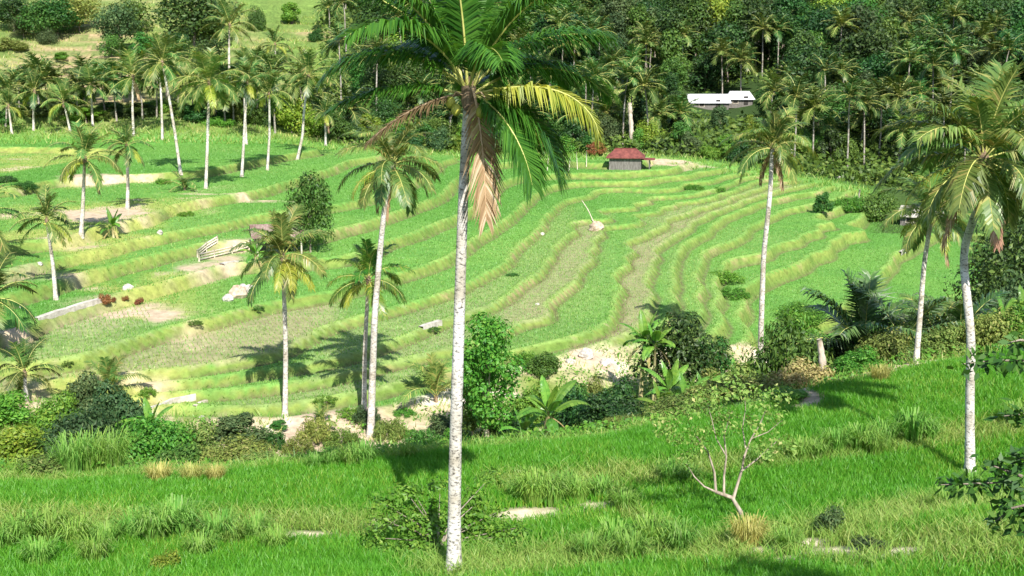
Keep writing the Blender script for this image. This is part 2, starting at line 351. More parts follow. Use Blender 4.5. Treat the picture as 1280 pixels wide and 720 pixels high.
COLR = mixz(COLR, sstep(.45,.62,n2)*.5, lin(.17,.34,.065))
COLR = mixz(COLR, np.clip(young*(.85+.5*(n3-.5)), 0, 1), lin(.31,.28,.15))
crop = np.random.RandomState(8).rand(40)[kidx+1]*.6+.4*sstep(.35,.65,fbm(GX, GY, 26, 12))
COLR = mixz(COLR, TM*(1-young)*sstep(.45,.9,crop)*.55, lin(.075,.22,.03)); COLR = mixz(COLR, TM*(1-young)*sstep(.45,.1,crop)*.45 if False else TM*(1-young)*(1-sstep(.1,.45,crop))*.5, lin(.19,.33,.085))
rz_col = lin(.20,.26,.06)*np.ones_like(COLR)
rz_col = mixz(rz_col, sstep(.60,.74,n2)*.8, lin(.31,.25,.12)); rz_col = mixz(rz_col, sstep(.50,.64,n3)*.7, lin(.12,.21,.04))
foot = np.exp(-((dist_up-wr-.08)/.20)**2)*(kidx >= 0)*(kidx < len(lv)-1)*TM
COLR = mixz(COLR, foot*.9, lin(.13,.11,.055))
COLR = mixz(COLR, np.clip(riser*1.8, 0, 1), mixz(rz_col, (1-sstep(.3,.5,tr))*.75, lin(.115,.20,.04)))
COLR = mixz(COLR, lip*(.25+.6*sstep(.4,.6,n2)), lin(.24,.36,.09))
# left slope: dry grass and bare soil
leftm = (1-sstep(160, 330, UU))*TM*(GY < 172)*(kidx < len(lv)-1)
COLR = mixz(COLR, leftm*sstep(.46,.60,n1*.6+n2*.4)*.75, lin(.36,.37,.10))
COLR = mixz(COLR, leftm*sstep(.56,.68,n2*.7+n3*.3)*.9, lin(.52,.42,.27))
gully = (1-TM)*(GY > 40)*(GY < 150)
gcol = lin(.20,.27,.06)*np.ones_like(COLR); gcol = mixz(gcol, sstep(.42,.58,n2), lin(.54,.44,.29)); gcol = mixz(gcol, sstep(.60,.70,n3*.6+n2*.4), lin(.72,.64,.52))
COLR = mixz(COLR, gully, gcol)
nearm = (1-sstep(44, 50, GY+0*GX))
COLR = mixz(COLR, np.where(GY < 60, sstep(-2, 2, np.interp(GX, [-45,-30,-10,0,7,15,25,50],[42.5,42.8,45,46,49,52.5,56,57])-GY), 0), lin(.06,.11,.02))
hill = sstep(174, 182, GY)
hcol = lin(.17,.26,.06)*np.ones_like(COLR)
hcol = mixz(hcol, sstep(.45,.6,n2), lin(.14,.21,.05)); hcol = mixz(hcol, sstep(.5,.62,n1)*.55, lin(.33,.28,.14)); 
bro = np.exp(-(((UU-120)/105)**2+((GY-218)/30)**2)**2)+.8*np.exp(-(((UU-395)/60)**2+((GY-243)/4)**2))
hcol = mixz(hcol, np.clip(bro, 0, 1)*sstep(.30,.55,n2*.5+n3*.5), lin(.40,.29,.17))
hcol = mixz(hcol, hill_riser*.8, lin(.10,.16,.04))
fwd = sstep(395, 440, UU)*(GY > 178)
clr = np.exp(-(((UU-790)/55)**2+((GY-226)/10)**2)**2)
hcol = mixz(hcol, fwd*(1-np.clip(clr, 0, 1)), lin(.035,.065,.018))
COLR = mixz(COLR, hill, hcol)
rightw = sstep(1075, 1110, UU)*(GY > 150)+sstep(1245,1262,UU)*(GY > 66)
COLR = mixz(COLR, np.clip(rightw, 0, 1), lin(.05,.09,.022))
# bare pale soil patches in front
def soil(u, v, ru, rv, c, k=1.0):
    global COLR, BARE
    p = hit(u, v); a = ru/pxm(p); q = hit(u, v-rv); b = max(q[1]-p[1], .3)
    m = np.clip(1.6*np.exp(-(((GX-p[0])/a)**2+((GY-p[1])/b)**2)**1.5)*(.55+.9*n3)-.25, 0, 1)*k
    m = m*(.35+1.1*sstep(.38,.62,n2*.5+n3*.5)); m = np.clip(m, 0, 1); COLR = mixz(COLR, m, c); BARE = np.maximum(BARE, m)
BARE = np.zeros_like(Z)
sand = lin(.66,.56,.40)
for a in ((690,641,72,9),(650,648,40,6),(735,635,30,6),(410,671,60,5),(480,655,20,6),(1040,692,40,8),(1090,700,24,6),(990,702,34,7),(955,690,20,6),(1130,690,20,5),(1015,680,16,5),
          (990,500,40,10),(430,560,30,22),(530,540,22,28),(380,545,28,30),(350,575,20,14),(450,520,50,10),(640,480,20,14),(732,446,22,10),(755,455,16,7),(300,580,20,10)):
    soil(*a, sand if a[1] > 600 else lin(.52,.40,.29), 1.0 if a[1] > 600 else .8)
for a in ((165,393,90,14),(110,408,50,10),(130,268,60,8),(90,300,40,10),(60,345,40,14),(25,430,24,22),(260,330,40,12),(300,305,45,8),(310,252,70,7),(110,225,40,8),(822,206,60,3),(845,203,50,3),(200,478,22,9),(20,350,18,18)):
    soil(*a, lin(.50,.39,.27), .7)
nyz, nxz = Z.shape
idx = np.arange(nyz*nxz).reshape(nyz, nxz)
Q = np.stack([idx[:-1,:-1], idx[:-1,1:], idx[1:,1:], idx[1:,:-1]], -1).reshape(-1, 4)
mt, nt, out = new_mat('ground soil and grass'); L = nt.links.new
at = N(nt, 'ShaderNodeAttribute', attribute_name='zone'); tcn = N(nt, 'ShaderNodeTexCoord')
nz = N(nt, 'ShaderNodeTexNoise'); nz.inputs['Scale'].default_value = 1.9; nz.inputs['Detail'].default_value = 8; nz.inputs['Roughness'].default_value = .7
L(tcn.outputs['Object'], nz.inputs['Vector'])
mr = N(nt, 'ShaderNodeMapRange'); mr.inputs[1].default_value = .3; mr.inputs[2].default_value = .7; mr.inputs[3].default_value = .62; mr.inputs[4].default_value = 1.3
L(nz.outputs['Fac'], mr.inputs[0])
vv = N(nt, 'ShaderNodeCombineColor'); [L(mr.outputs[0], vv.inputs[i]) for i in range(3)]
gc = mixc(nt, 1.0, at.outputs['Color'], vv.outputs[0], 'MULTIPLY')
b = N(nt, 'ShaderNodeBsdfPrincipled'); b.inputs['Roughness'].default_value = .95; b.inputs['Specular IOR Level'].default_value = .1
L(gc, b.inputs['Base Color'])
bp = N(nt, 'ShaderNodeBump'); bp.inputs['Strength'].default_value = .6; bp.inputs['Distance'].default_value = .12
L(nz.outputs['Fac'], bp.inputs['Height']); L(bp.outputs[0], b.inputs['Normal']); L(b.outputs[0], out.inputs[0])
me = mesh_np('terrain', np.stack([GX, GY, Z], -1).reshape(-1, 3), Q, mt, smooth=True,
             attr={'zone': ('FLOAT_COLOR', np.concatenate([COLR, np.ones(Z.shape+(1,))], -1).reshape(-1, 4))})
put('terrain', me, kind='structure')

# ------------------------------------------------------------------ blades (grass that nobody could count)
def blades(name, P, h, w, lean, tint, mat, segs=2, rs=1):
    r = np.random.RandomState(rs); n = len(P)
    az = r.rand(n)*2*pi; la = r.rand(n)*2*pi
    wx = np.stack([np.cos(az), np.sin(az), 0*az], -1)*w[:, None]*.5
    ld = np.stack([np.cos(la), np.sin(la), 0*la], -1)*(lean*h)[:, None]; up = np.array([0, 0, 1.])*h[:, None]
    if segs == 1:
        V = np.stack([P-wx, P+wx, P+up+ld], 1).reshape(-1, 3); T = np.arange(3*n).reshape(n, 3); k = 3
    else:
        m = P+.55*up+.25*ld; tip = P+.95*up+ld
        V = np.stack([P-wx*.8, P+wx*.8, m-wx, m+wx, tip], 1).reshape(-1, 3); o = (np.arange(n)*5)[:, None]
        T = np.concatenate([o+np.array([[0,1,3]]), o+np.array([[0,3,2]]), o+np.array([[2,3,4]])], 1).reshape(-1, 3); k = 5
    return put(name, mesh_np(name, V, T, mat, attr={'tint': ('FLOAT', np.repeat(tint, k))}), kind='stuff')
def scatter(n, x0, x1, y0, y1, r, bias=0.0):
    y = y0+(y1-y0)*r.rand(n)**(1+bias); x = x0+(x1-x0)*r.rand(n)
    k = (np.abs(x) < .445*y+3)|((x > 0)&(x < .62*y+6)&(y < 58))
    return x[k], y[k]
NE = ([-45,-30,-10,0,7,15,25,50],[42.5,42.8,45,46,49,52.5,56,57])     # far edge of the near fields
def bandm(x, y, pl, w):
    """1 near a polyline given in photo pixels on the ground"""
    P = np.array([hit(u, v)[:2] for u, v in pl]); d = np.full(len(x), 1e9)
    for a, b in zip(P[:-1], P[1:]):
        t = np.clip(((x-a[0])*(b-a)[0]+(y-a[1])*(b-a)[1])/((b-a)@(b-a)), 0, 1)
        d = np.minimum(d, np.hypot(x-a[0]-t*(b-a)[0], y-a[1]-t*(b-a)[1]))
    return np.clip(1.5-d/w, 0, 1)
r = np.random.RandomState(11)
x, y = scatter(1450000, -30, 44, 22, 58, r)
k = y < np.interp(x, *NE)+.4*(vnoise(x, y, 1.5)-.3); x, y = x[k], y[k]
W = np.maximum.reduce([bandm(x, y, ((-40,652),(150,658),(300,655),(460,662)), 1.1), bandm(x, y, ((640,606),(760,598),(850,590),(960,577),(1060,562),(1160,550),(1300,532)), .9),
     bandm(x, y, ((770,622),(790,650),(850,672)), .35), bandm(x, y, ((580,712),(760,690),(900,685),(1010,670),(1150,640),(1300,622)), 1.5), bandm(x, y, ((900,690),(1000,685),(1100,690),(1230,680)), 1.7),
     bandm(x, y, ((-40,603),(200,597),(400,580),(620,561),(760,546),(980,491)), .45)])
bare = gsamp(BARE, x, y)
k = (r.rand(len(x)) > bare*1.6)&(r.rand(len(x)) > W*.45); x, y, W, bare = x[k], y[k], W[k], bare[k]
zz = gsamp(Z, x, y)-.03
pat = fbm(x, y, 3.2, 8)
isw = r.rand(len(x)) < W*1.1
tint = np.where(isw, .30+.50*r.rand(len(x))**1.2*(.4+.8*pat), .04+.62*r.rand(len(x))**1.3*(.35+1.25*pat))
h = np.where(isw, .20+.38*r.rand(len(x))**2, .22+.22*r.rand(len(x)))*(.65+.7*fbm(x, y, 1.1, 3))
k = ~isw
blades('rice_field', np.c_[x, y, zz][k], h[k], np.full(k.sum(), .021), .22+.3*r.rand(k.sum()), tint[k], M_rice, 2, 1)
blades('field_edge_grass', np.c_[x, y, zz][isw], h[isw], np.full(isw.sum(), .023), .35+.7*r.rand(isw.sum()), tint[isw], M_grass, 2, 2)
# terraces: rice on the treads, rows on the young paddies, longer dry grass on the risers
x, y = scatter(620000, -85, 72, 58, 178, r, .25)
tm = gsamp(TM, x, y); ri = gsamp(riser, x, y); yo = gsamp(young, x, y); lp = gsamp(lip, x, y); ba = gsamp(BARE, x, y); lf = gsamp(leftm.astype(float), x, y)
uu = gsamp(UU, x, y); ok = (tm > .6)&(r.rand(len(x)) > ba*1.3)&~((uu > 1085)&(y > 165))&(uu < 1270)
grass_m = ok&((ri > .3)&(r.rand(len(x)) < .40)|((lp > .75)&(fbm(x, y, 3, 2) > .5))|((lf > .5)&(fbm(x, y, 7, 4) > .5)))
rice_m = ok&~grass_m&(ri < .25)&(gsamp(foot, x, y) < .4)&(r.rand(len(x)) > yo*.95)
def fin(m): return np.c_[x, y, gsamp(Z, x, y)-.02][m]
n = rice_m.sum()
blades('terrace_rice', fin(rice_m), .11+.08*r.rand(n), .05+.04*r.rand(n), .3+.6*r.rand(n), np.clip(.48-.42*gsamp(crop, x, y)[rice_m]+.40*r.rand(n)*(.5+fbm(x, y, 6, 8))[rice_m], 0, 1), M_rice2, 1, 3)
n = grass_m.sum()
blades('terrace_bank_grass', fin(grass_m), .05+.26*r.rand(n)**5, .05+.04*r.rand(n), .3+.8*r.rand(n), np.clip(.12+.62*r.rand(n)*(.35+fbm(x, y, 4, 4))[grass_m], 0, 1), M_grass, 1, 4)
# young paddies: seedlings in rows
ga = R(22); sx, sy = np.meshgrid(np.arange(-95, 80, .30), np.arange(-5, 190, .24)); sx = sx.ravel(); sy = sy.ravel()
x = sx*cos(ga)-sy*sin(ga)+30; y = sx*sin(ga)+sy*cos(ga)+30; x += r.randn(len(x))*.03; y += r.randn(len(x))*.03
k = (y > 58)&(y < 178)&(np.abs(x) < .45*y); x, y = x[k], y[k]
yo = gsamp(young, x, y); k = (yo > .2)&(gsamp(riser, x, y) < .3); x, y = x[k], y[k]; n = len(x)
blades('young_rice_rows', np.c_[x, y, gsamp(Z, x, y)-.01], .10+.07*r.rand(n), .055+.03*r.rand(n), .3+.4*r.rand(n), .45+.4*r.rand(n), M_rice2, 1, 5)
# rough grass on the gully sides and the left hill
x, y = scatter(260000, -110, 60, 43, 262, r, .6)
uu = gsamp(UU, x, y)
k = ((y > np.interp(x, *NE))&(gsamp(TM, x, y) < .5)&(y < 130)&(fbm(x, y, 2.5, 5) > .42))|((y > 172)&(uu < 470)&(fbm(x, y, 5, 5) > .40))|((y > 172)&(y < 186)&(uu < 1090))|((np.abs(uu-790) < 60)&(np.abs(y-226) < 12))
k &= r.rand(len(x)) > gsamp(BARE, x, y)*1.3
k &= ~((y > 195)&(r.rand(len(x)) < np.clip(gsamp(bro, x, y), 0, 1)*1.0))
x, y = x[k], y[k]; n = len(x); far = y > 150
blades('rough_hill_grass', np.c_[x, y, gsamp(Z, x, y)-.03], np.where(far, .4, .25)+.45*r.rand(n)**2, np.where(far, .16, .05)+.03*r.rand(n), .3+.7*r.rand(n), np.clip(np.where(y > 190, .3, .1)+.8*r.rand(n)*(.4+fbm(x, y, 6, 3)), 0, 1), M_grass, 1, 6)

# ------------------------------------------------------------------ palms
def frond(L_=4.0, e0=50, e1=-40, n=60, leaf=.85, g=.8, w=.05, seed=0, bend=1.3, petiole=.14, spread=.85, rr=.035, V_up=.25, mats=None, segs=2):
    """one feather frond in the x-z plane, from the origin; 0 leaflets, 1 rachis"""
    r = np.random.RandomState(seed); mb = MB(); K = 16
    s = np.linspace(0, 1, K); el = np.radians(e0+(e1-e0)*s**bend)
    st = L_/(K-1); px = np.r_[0, np.cumsum(np.cos(el[:-1])*st)]; pz = np.r_[0, np.cumsum(np.sin(el[:-1])*st)]
    side_bow = .05*L_*r.randn()*s**2
    P = np.c_[px, side_bow, pz]
    mb.tube(P, rr*(1-.85*s)+.004, 4, 1)
    V = []; T = []
    for sd in (-1, 1):
        for i in range(n):
            t = petiole+(1-petiole)*(i+.5+.3*r.randn())/n
            t = min(max(t, petiole*.9), .998)
            p = np.array([np.interp(t, s, P[:, 0]), np.interp(t, s, P[:, 1]), np.interp(t, s, P[:, 2])]); e = np.interp(t, s, el)
            tg = np.array([cos(e), 0, sin(e)]); nr = np.array([-sin(e), 0, cos(e)])
            q = (t-petiole)/(1-petiole)
            ll = leaf*(.55+.75*sin(pi*min(q*.85+.12, 1)))*.85*(1+.1*r.randn())
            fw = .35+.75*q
            d1 = np.array([0, sd*spread, 0])+tg*fw+nr*(V_up+.1*r.randn()); d1 /= np.linalg.norm(d1)
            gg = g*(1+.35*r.randn())
            d2 = d1+np.array([0, 0, -gg]); d2 /= np.linalg.norm(d2)
            wv = np.cross(d1, nr); wv /= np.linalg.norm(wv)+1e-9
            ww = w*(.8+.4*r.rand())
            m_ = p+d1*ll*.42; b = len(V)
            if segs == 2:
                e_ = m_+d2*ll*.58
                V += [p-wv*ww*.35, p+wv*ww*.35, m_-wv*ww*.5, m_+wv*ww*.5, e_]; T += [(b,b+1,b+3),(b,b+3,b+2),(b+2,b+3,b+4)]
            else:
                e_ = p+(d1*.45+d2*.55)*ll
                V += [p-wv*ww*.5, p+wv*ww*.5, e_]; T += [(b,b+1,b+2)]
    mb.add(V, T, 0)
    return mb
def frond_mesh(mats, **kw): return frond(**kw).mesh('frond', mats)
def trunk_mb(path, r0, r1, sides=12, flare=1.5, seed=0, amp=.018):
    P = np.array(path, float); n = max(14, int(np.linalg.norm(np.diff(P, axis=0), axis=1).sum()/.25))
    # smooth the path
    cl = np.r_[0, np.cumsum(np.linalg.norm(np.diff(P, axis=0), axis=1))]; t = np.linspace(0, cl[-1], n)
    Q = np.stack([np.interp(t, cl, P[:, i]) for i in range(3)], -1)
    for _ in range(n//5): Q[1:-1] = .25*Q[:-2]+.5*Q[1:-1]+.25*Q[2:]
    s = t/cl[-1]; rr = np.random.RandomState(seed)
    rad = (r0+(r1-r0)*s)*(1+(flare-1)*np.exp(-t/.5))*(1+amp*rr.randn(n))
    return MB().tube(Q, rad, sides)
def nuts_mb(seed, k=7, r=.13):
    q = np.random.RandomState(seed); mb = MB()
    for i in range(k):
        a = q.rand()*2*pi; c = np.array([cos(a)*.28, sin(a)*.28, -.25-.3*q.rand()])
        mb.add(*ball(c, (r, r, r*1.25), 8, 6))
    return mb
def ball(c, rad, nu=10, nv=7, jit=0, seed=0):
    q = np.random.RandomState(seed); V = []; T = []
    for j in range(nv+1):
        ph = pi*j/nv
        for i in range(nu):
            th = 2*pi*i/nu; k = 1+jit*q.randn()
            V.append((c[0]+rad[0]*sin(ph)*cos(th)*k, c[1]+rad[1]*sin(ph)*sin(th)*k, c[2]+rad[2]*cos(ph)*k))
    for j in range(nv):
        for i in range(nu):
            a = j*nu+i; b = j*nu+(i+1) % nu; T += [(a, a+nu, b), (b, a+nu, b+nu)]
    return V, T
PG = 'coconut palms of the valley'
# frond libraries: age classes from upright to hanging
def library(n, w, leaf, segs, mats, ng):
    lib = []
    for i, (e0, e1, L_) in enumerate(((86,60,3.1),(74,15,3.6),(60,-20,4.0),(44,-42,4.1),(26,-58,4.1),(6,-70,3.9),(-18,-80,3.7))):
        for v in range(ng): lib.append(frond_mesh(mats, L_=L_, e0=e0, e1=e1, n=n, leaf=leaf, g=.5+.12*i, w=w, seed=i*7+v+n, V_up=.35-.05*i, segs=segs))
    return lib
LIB_MID = library(50, .09, 1.0, 2, [M_palm, M_rach], 2)
LIB_MIDP = library(50, .09, 1.0, 2, [M_palm2, M_rach], 2)
LIB_SM = library(30, .15, 1.0, 1, [M_palmfar, M_rach], 2)
LIB_SMP = library(30, .15, 1.0, 1, [M_palm2, M_rach], 2)
DEAD = [frond_mesh([M_dead, M_rachd], L_=3.6, e0=-55, e1=-88, n=36, leaf=.75, g=1.1, w=.08, seed=70+i, spread=.5, V_up=0) for i in range(2)]
DYING = [frond_mesh([M_yel, M_rach], L_=3.8, e0=0, e1=-78, n=38, leaf=.85, g=1.1, w=.075, seed=80+i, V_up=.1) for i in range(2)]
FIBRE = MB().tube([(0,0,-.75),(0,0,-.3),(0,0,.15),(0,0,.5)], (.15,.25,.24,.08), 9).mesh('crown_base', M_fib, True)
NUTS = [nuts_mb(i).mesh('coconut_bunch', M_coco, True) for i in range(2)]
ZROT = {}
def palm(label, pathpx, d, r0=.16, r1=.11, scale=1.0, nf=20, lib=None, seed=0, dead=1, dying=2, nuts=1, name='coconut_palm', base=None, sides=10, group=PG, mat=None, e_bias=0):
    """pathpx: trunk pixels from base to crown; every point stands at distance d"""
    q = np.random.RandomState(seed); lib = lib or LIB_MID
    b = hit(*pathpx[0]) if d is None else spot(pathpx[0][0], d)
    d = b[1]
    if base is not None: b = np.array(base, float)
    P = [np.zeros(3)]+[at_d(u, v, d)-b for u, v in pathpx[1:]]
    P[0] = np.array([0, 0, -.25])
    for i in range(1, len(P)): P[i][1] += q.randn()*.15*i
    o = thing(name, label, 'palm', b, group=group)
    put('trunk', trunk_mb(P, r0, r1, sides, seed=seed).mesh('trunk', mat or M_trunk2, True), o)
    c = P[-1]
    put('crown_base', FIBRE, o, tuple(c), sc=scale*.9)
    n = len(lib)//7
    for i in range(nf):
        t = (i+.5)/nf; cls = min(6, int(7*t**.92+e_bias)); az = i*2.39996+q.randn()*.22+seed
        f = put('frond', lib[cls*n+q.randint(n)], o, tuple(c+np.array([cos(az)*.08, sin(az)*.08, .25-.35*t])*scale), az, scale*(.88+.24*q.rand()))
        f.rotation_euler = (q.randn()*.10, q.randn()*.09, az)
    for i in range(dying):
        az = q.rand()*2*pi; put('yellowing_frond', DYING[i % 2], o, tuple(c+np.array([0,0,-.15])), az, scale*(.85+.2*q.rand()))['label'] = 'yellowing frond hanging from the crown'
    for i in range(dead):
        az = q.rand()*2*pi if i else -1.3+q.randn()*.5; put('dead_frond', DEAD[i % 2], o, tuple(c+np.array([cos(az)*.1, sin(az)*.1, -.25])), az, scale*(.75+.2*q.rand()))['label'] = 'dry brown frond hanging down the trunk'
    if nuts: put('coconut_bunch', NUTS[seed % 2], o, tuple(c), q.rand()*6, scale*.9)
    return o, c
# the tall palm in front
def hero():
    d = 31.0; b = hit(567, 716); d = b[1]
    o = thing('coconut_palm', 'tallest coconut palm, pale speckled trunk before the terraces, crown cut by the top edge', 'palm', b, group=PG)
    P = [np.array([0,0,-.3])]+[at_d(u, v, d)-b for u, v in ((568,640),(569,560),(573,430),(577,300),(581,200),(586,112))]
    put('trunk', trunk_mb(P, .185, .115, 18, 1.7, 3, .010).mesh('trunk', M_trunk, True), o)
    c = P[-1]; mats = [M_hero, M_rach]; my = [M_yel, M_rach]; md = [M_dead, M_rachd]; mk = [M_deadk, M_fib]
    put('crown_base', FIBRE, o, tuple(c+np.array([0,0,-.05])), sc=(.8,.8,.75))
    spec = [  # azimuth, e0, e1, L, bend, kind, leaf, g
     (184,40,-42,3.7,1.1,'g',1.05,.9), (168,62,0,4.9,1.0,'g',1.1,.75), (150,72,20,4.8,1.2,'g',1.0,.5), (110,84,55,4.6,1.2,'g',.95,.4), (255,82,40,4.6,1.3,'g',1.0,.5),
     (65,80,40,4.6,1.2,'g',1.0,.45), (30,70,10,4.7,1.1,'g',1.05,.7), (330,64,0,4.4,1.1,'g',1.05,.7), (18,46,-14,4.0,1.0,'g',1.15,1.1), (28,30,-45,4.2,1.2,'g',1.05,1.1),
     (340,10,-84,3.75,2.2,'y',.95,1.2), (318,-20,-82,3.0,1.0,'g',1.0,1.0), (345,-12,-80,3.2,1.0,'g',1.0,1.0), (192,12,-28,3.4,1.0,'g',.8,.7), (203,-8,-44,2.8,1.0,'d2',.5,.9),
     (300,-55,-89,3.4,.45,'d',.85,.5), (225,55,-30,4.0,1.2,'g',1.0,.8), (285,45,-30,3.4,1.1,'g',.95,.8), (135,40,-30,3.8,1.2,'g',1.0,.8), (45,35,-50,3.8,1.2,'g',1.0,.9), (85,20,-60,3.6,1.2,'g',.95,.9), (20,-5,-75,3.2,1.0,'g',.95,1.0), (205,66,10,4.4,1.1,'g',1.05,.7)]
    for i, (az, e0, e1, L_, bd, kd, lf, g) in enumerate(spec):
        m = {'g': mats, 'y': my, 'd': md, 'd2': mk}[kd]
        nm = {'g': 'frond', 'y': 'yellowing_frond', 'd': 'dead_frond', 'd2': 'dead_frond'}[kd]
        f = put(nm, frond_mesh(m, L_=L_, e0=e0, e1=e1, n=120 if kd == 'g' else 84 if kd == 'y' else 60, leaf=lf*1.1, g=g*1.15, w=.062 if kd in 'gy' else .055, seed=200+i, bend=bd, spread=.5 if kd in 'd2' else .85, rr=.036, V_up=.3 if kd == 'g' else .05), o,
                tuple(c+np.array([cos(R(az))*.14, sin(R(az))*.14, .1 if e0 > 30 else .12 if kd == 'd' else -.1])), R(az))
        if kd != 'g': f['label'] = {'y': 'long yellow frond with a broken hanging tip', 'd': 'large dry pinkish brown frond hanging beside the trunk', 'd2': 'withered dark frond drooping to the left'}[kd]
    for i, (dx, dy, dz) in enumerate(((.42,-.25,-.35),(.52,-.1,-.52),(-.45,-.3,-.3),(.3,-.4,-.55),(-.3,-.42,-.48),(.5,.2,-.4))):
        mb = MB().add(*ball((0,0,0), (.125,.125,.155), 10, 7))
        put('coconut', mb.mesh('coconut', M_coco, True), o, tuple(c+np.array([dx,dy,dz])))
    for s_, a in ((1, .5), (-1, 3.6)):
        put('flower_stalk', MB().tube([(0,0,0),(cos(a)*.35,-.2,.15),(cos(a)*.6,-.35,-.15)], (.03,.025,.012), 5).mesh('flower_stalk', M_rachd, True), o, tuple(c+np.array([0,0,-.2])))
hero()
palm('bent palm with a brown hanging frond at the field edge left of the tallest palm', [(463,560),(465,470),(469,390),(476,310),(484,240),(489,208)], 59.3, .19,.11, .76, 23, LIB_MIDP, 1, 2, 3, e_bias=.8)
palm('short palm close behind the bent tall one, casting its shadow on the paddy', [(455,514),(456,440),(459,380),(463,345)], 62.4, .14,.09,.60, 18, LIB_MID, 2, 0, 2)
palm('yellow-green palm below the rusty shelter, thin grey trunk', [(356,524),(356,440),(355,380),(353,322)], 61.2, .14,.10,.70, 17, LIB_MIDP, 3, 0, 4)
palm('tall palm on the right with fronds over the upper terraces, rooted in olive scrub', [(950,487),(951,420),(955,320),(961,240),(967,186)], None, .19,.13,.74, 26, LIB_MIDP, 4, 2, 2)
palm('big shaggy palm near the right edge, white trunk in the rice', [(1213,597),(1213,500),(1213,420),(1217,320),(1224,250),(1230,200)], None, .17,.12,.84, 28, LIB_MIDP, 5, 3, 1, mat=M_trunk, e_bias=.4)
palm('leaning palm with low crown, between the right-hand tall palm and the shaggy one', [(1145,450),(1150,390),(1157,330),(1166,268)], 57, .14,.10,.70, 21, LIB_MIDP, 6, 1, 2)
LP = [
 ([(70,375),(65,330),(58,276)], None, 'grey-trunked palm on the left slope with its own shadow beside it', .82, 16),
 ([(101,295),(104,250),(106,198)], None, 'dark-trunked palm above bare soil on the left slope, pale drooping crown', .95, 18),
 ([(159,262),(160,225),(160,182)], None, 'palm beside the small banana on the left slope, leaning over dark shadow', .95, 18),
 ([(226,218),(219,170),(211,120),(204,78)], None, 'slender palm bending left at the upper paddy edge, leftmost in the trunk row', 1.0, 20),
 ([(257,236),(259,170),(262,104)], None, 'straight palm with thick dark base, second in the row at the upper paddy edge', 1.0, 22),
 ([(302,221),(305,170),(308,104)], None, 'palm with swollen base, middle of the row at the upper paddy edge', 1.0, 20),
 ([(334,213),(337,165),(338,116)], None, 'grey palm fourth in the row at the upper paddy edge', .95, 18),
 ([(371,200),(378,170),(380,140),(385,96)], None, 'curved palm at the right end of the row on the upper paddy edge', 1.05, 20),
 ([(308,182),(306,140),(304,88)], 172, 'palm behind the row, dark crown over the curved hedge', 1.05, 16),
 ([(203,176),(202,130),(199,82)], 174, 'white-trunked palm standing straight behind the slender bent one', 1.05, 16),
 ([(167,174),(166,135),(165,96)], 176, 'palm with an orange-brown crown heart on the far side of the left field', 1.1, 16),
 ([(15,176),(13,150),(11,132)], 178, 'leftmost palm of the row along the back of the left field', 1.0, 14),
 ([(42,171),(42,140),(42,114)], 180, 'palm with yellow hanging fronds along the back of the left field', 1.05, 16),
 ([(88,172),(85,150),(81,128)], 179, 'shorter palm between two taller ones at the back of the left field', 1.0, 14),
 ([(116,170),(115,140),(114,106)], 182, 'palm under the brown field, right of the shorter one', 1.05, 15),
 ([(346,110),(345,85),(344,56)], 225, 'palm silhouetted against the pale upper hillside meadow', 1.1, 15),
 ([(287,120),(286,70),(286,32)], 205, 'tall palm at the hill foot below the dark tree', 1.25, 16),
 ([(407,184),(407,165),(406,142)], 176, 'short palm with brown skirt beside the lime hedge', .95, 14),
 ([(-6,445),(-8,410),(-10,372)], None, 'palm half out of frame at the left edge with fronds over the slope', .8, 16),
 ([(-22,330),(-24,300),(-25,268)], None, 'palm out at the left edge showing only frond tips', .85, 14),
 ([(36,508),(33,490),(31,466)], 60, 'low bushy palm in the thicket at lower left', .62, 14),
]
for i, (pp, d, lb, sc_, nf) in enumerate(LP):
    palm(lb, pp, d, .18*sc_, .12*sc_, sc_*(.92+.12*sin(i*2.1))*(.8 if i < 3 else 1), nf+i % 5, LIB_SMP if i % 3 == 1 else LIB_SM, 20+i, int(i in (1, 10, 17)), 1+i % 2, int(i < 8), sides=7, group='coconut palms on the left slope')
# young stemless palm on the paddy rim and dark feather palms in the gully
def stemless(label, u, v, d, nf, scale, lib, seed, cls=(0, 4), name='young_palm', az=None):
    b = hit(u, v) if d is None else spot(u, d); q = np.random.RandomState(seed)
    o = thing(name, label, 'palm', b); n = len(lib)//7
    put('stem', MB().tube([(0,0,-.2),(0,0,.25),(0,0,.6*scale)], (.18*scale,.16*scale,.06), 7).mesh('stem', M_fib, True), o)
    for i in range(nf):
        a = az[i] if az else i*2.4+q.randn()*.2
        put('frond', lib[(cls[0]+(i*(cls[1]-cls[0]+1))//nf)*n+q.randint(n)], o, (0,0,.35*scale), a, scale*(.85+.3*q.rand()))
    return o
stemless('small stemless palm with pale stiff fronds on the paddy rim', 137, 489, None, 9, .52, LIB_MIDP, 91, (0, 3))
M_fern = leaf_mat('dark palm leaflet', (.05,.13,.03), (.13,.23,.06), .25, .3, .6, .15, (.22,.28,.18))
LIB_FERN = library(44, .09, .95, 2, [M_fern, M_rach], 1)
stemless('large dark feathery palm in the gully, long arching fronds over the lower paddy', 1078, 424, 64, 14, 1.35, LIB_FERN, 92, (0, 4), 'feather_palm', [2.6,1.3,1.9,2.9,.4,3.2,2.2,4.2,5.2,.0,3.6,.9,2.8,1.5])
stemless('dark feathery palm with drooping fronds behind the leaning palm trunk', 1128, 440, 63, 13, 1.15, LIB_FERN, 93, (1, 5), 'feather_palm')
stemless('dark feathery palm behind the base of the shaggy palm trunk', 1198, 428, 63, 12, 1.0, LIB_FERN, 94, (1, 5), 'feather_palm')
stemless('pale feathery palm between the two dark ones right of the leaning palm', 1172, 420, 65, 11, 1.0, LIB_MIDP, 95, (1, 5), 'feather_palm')
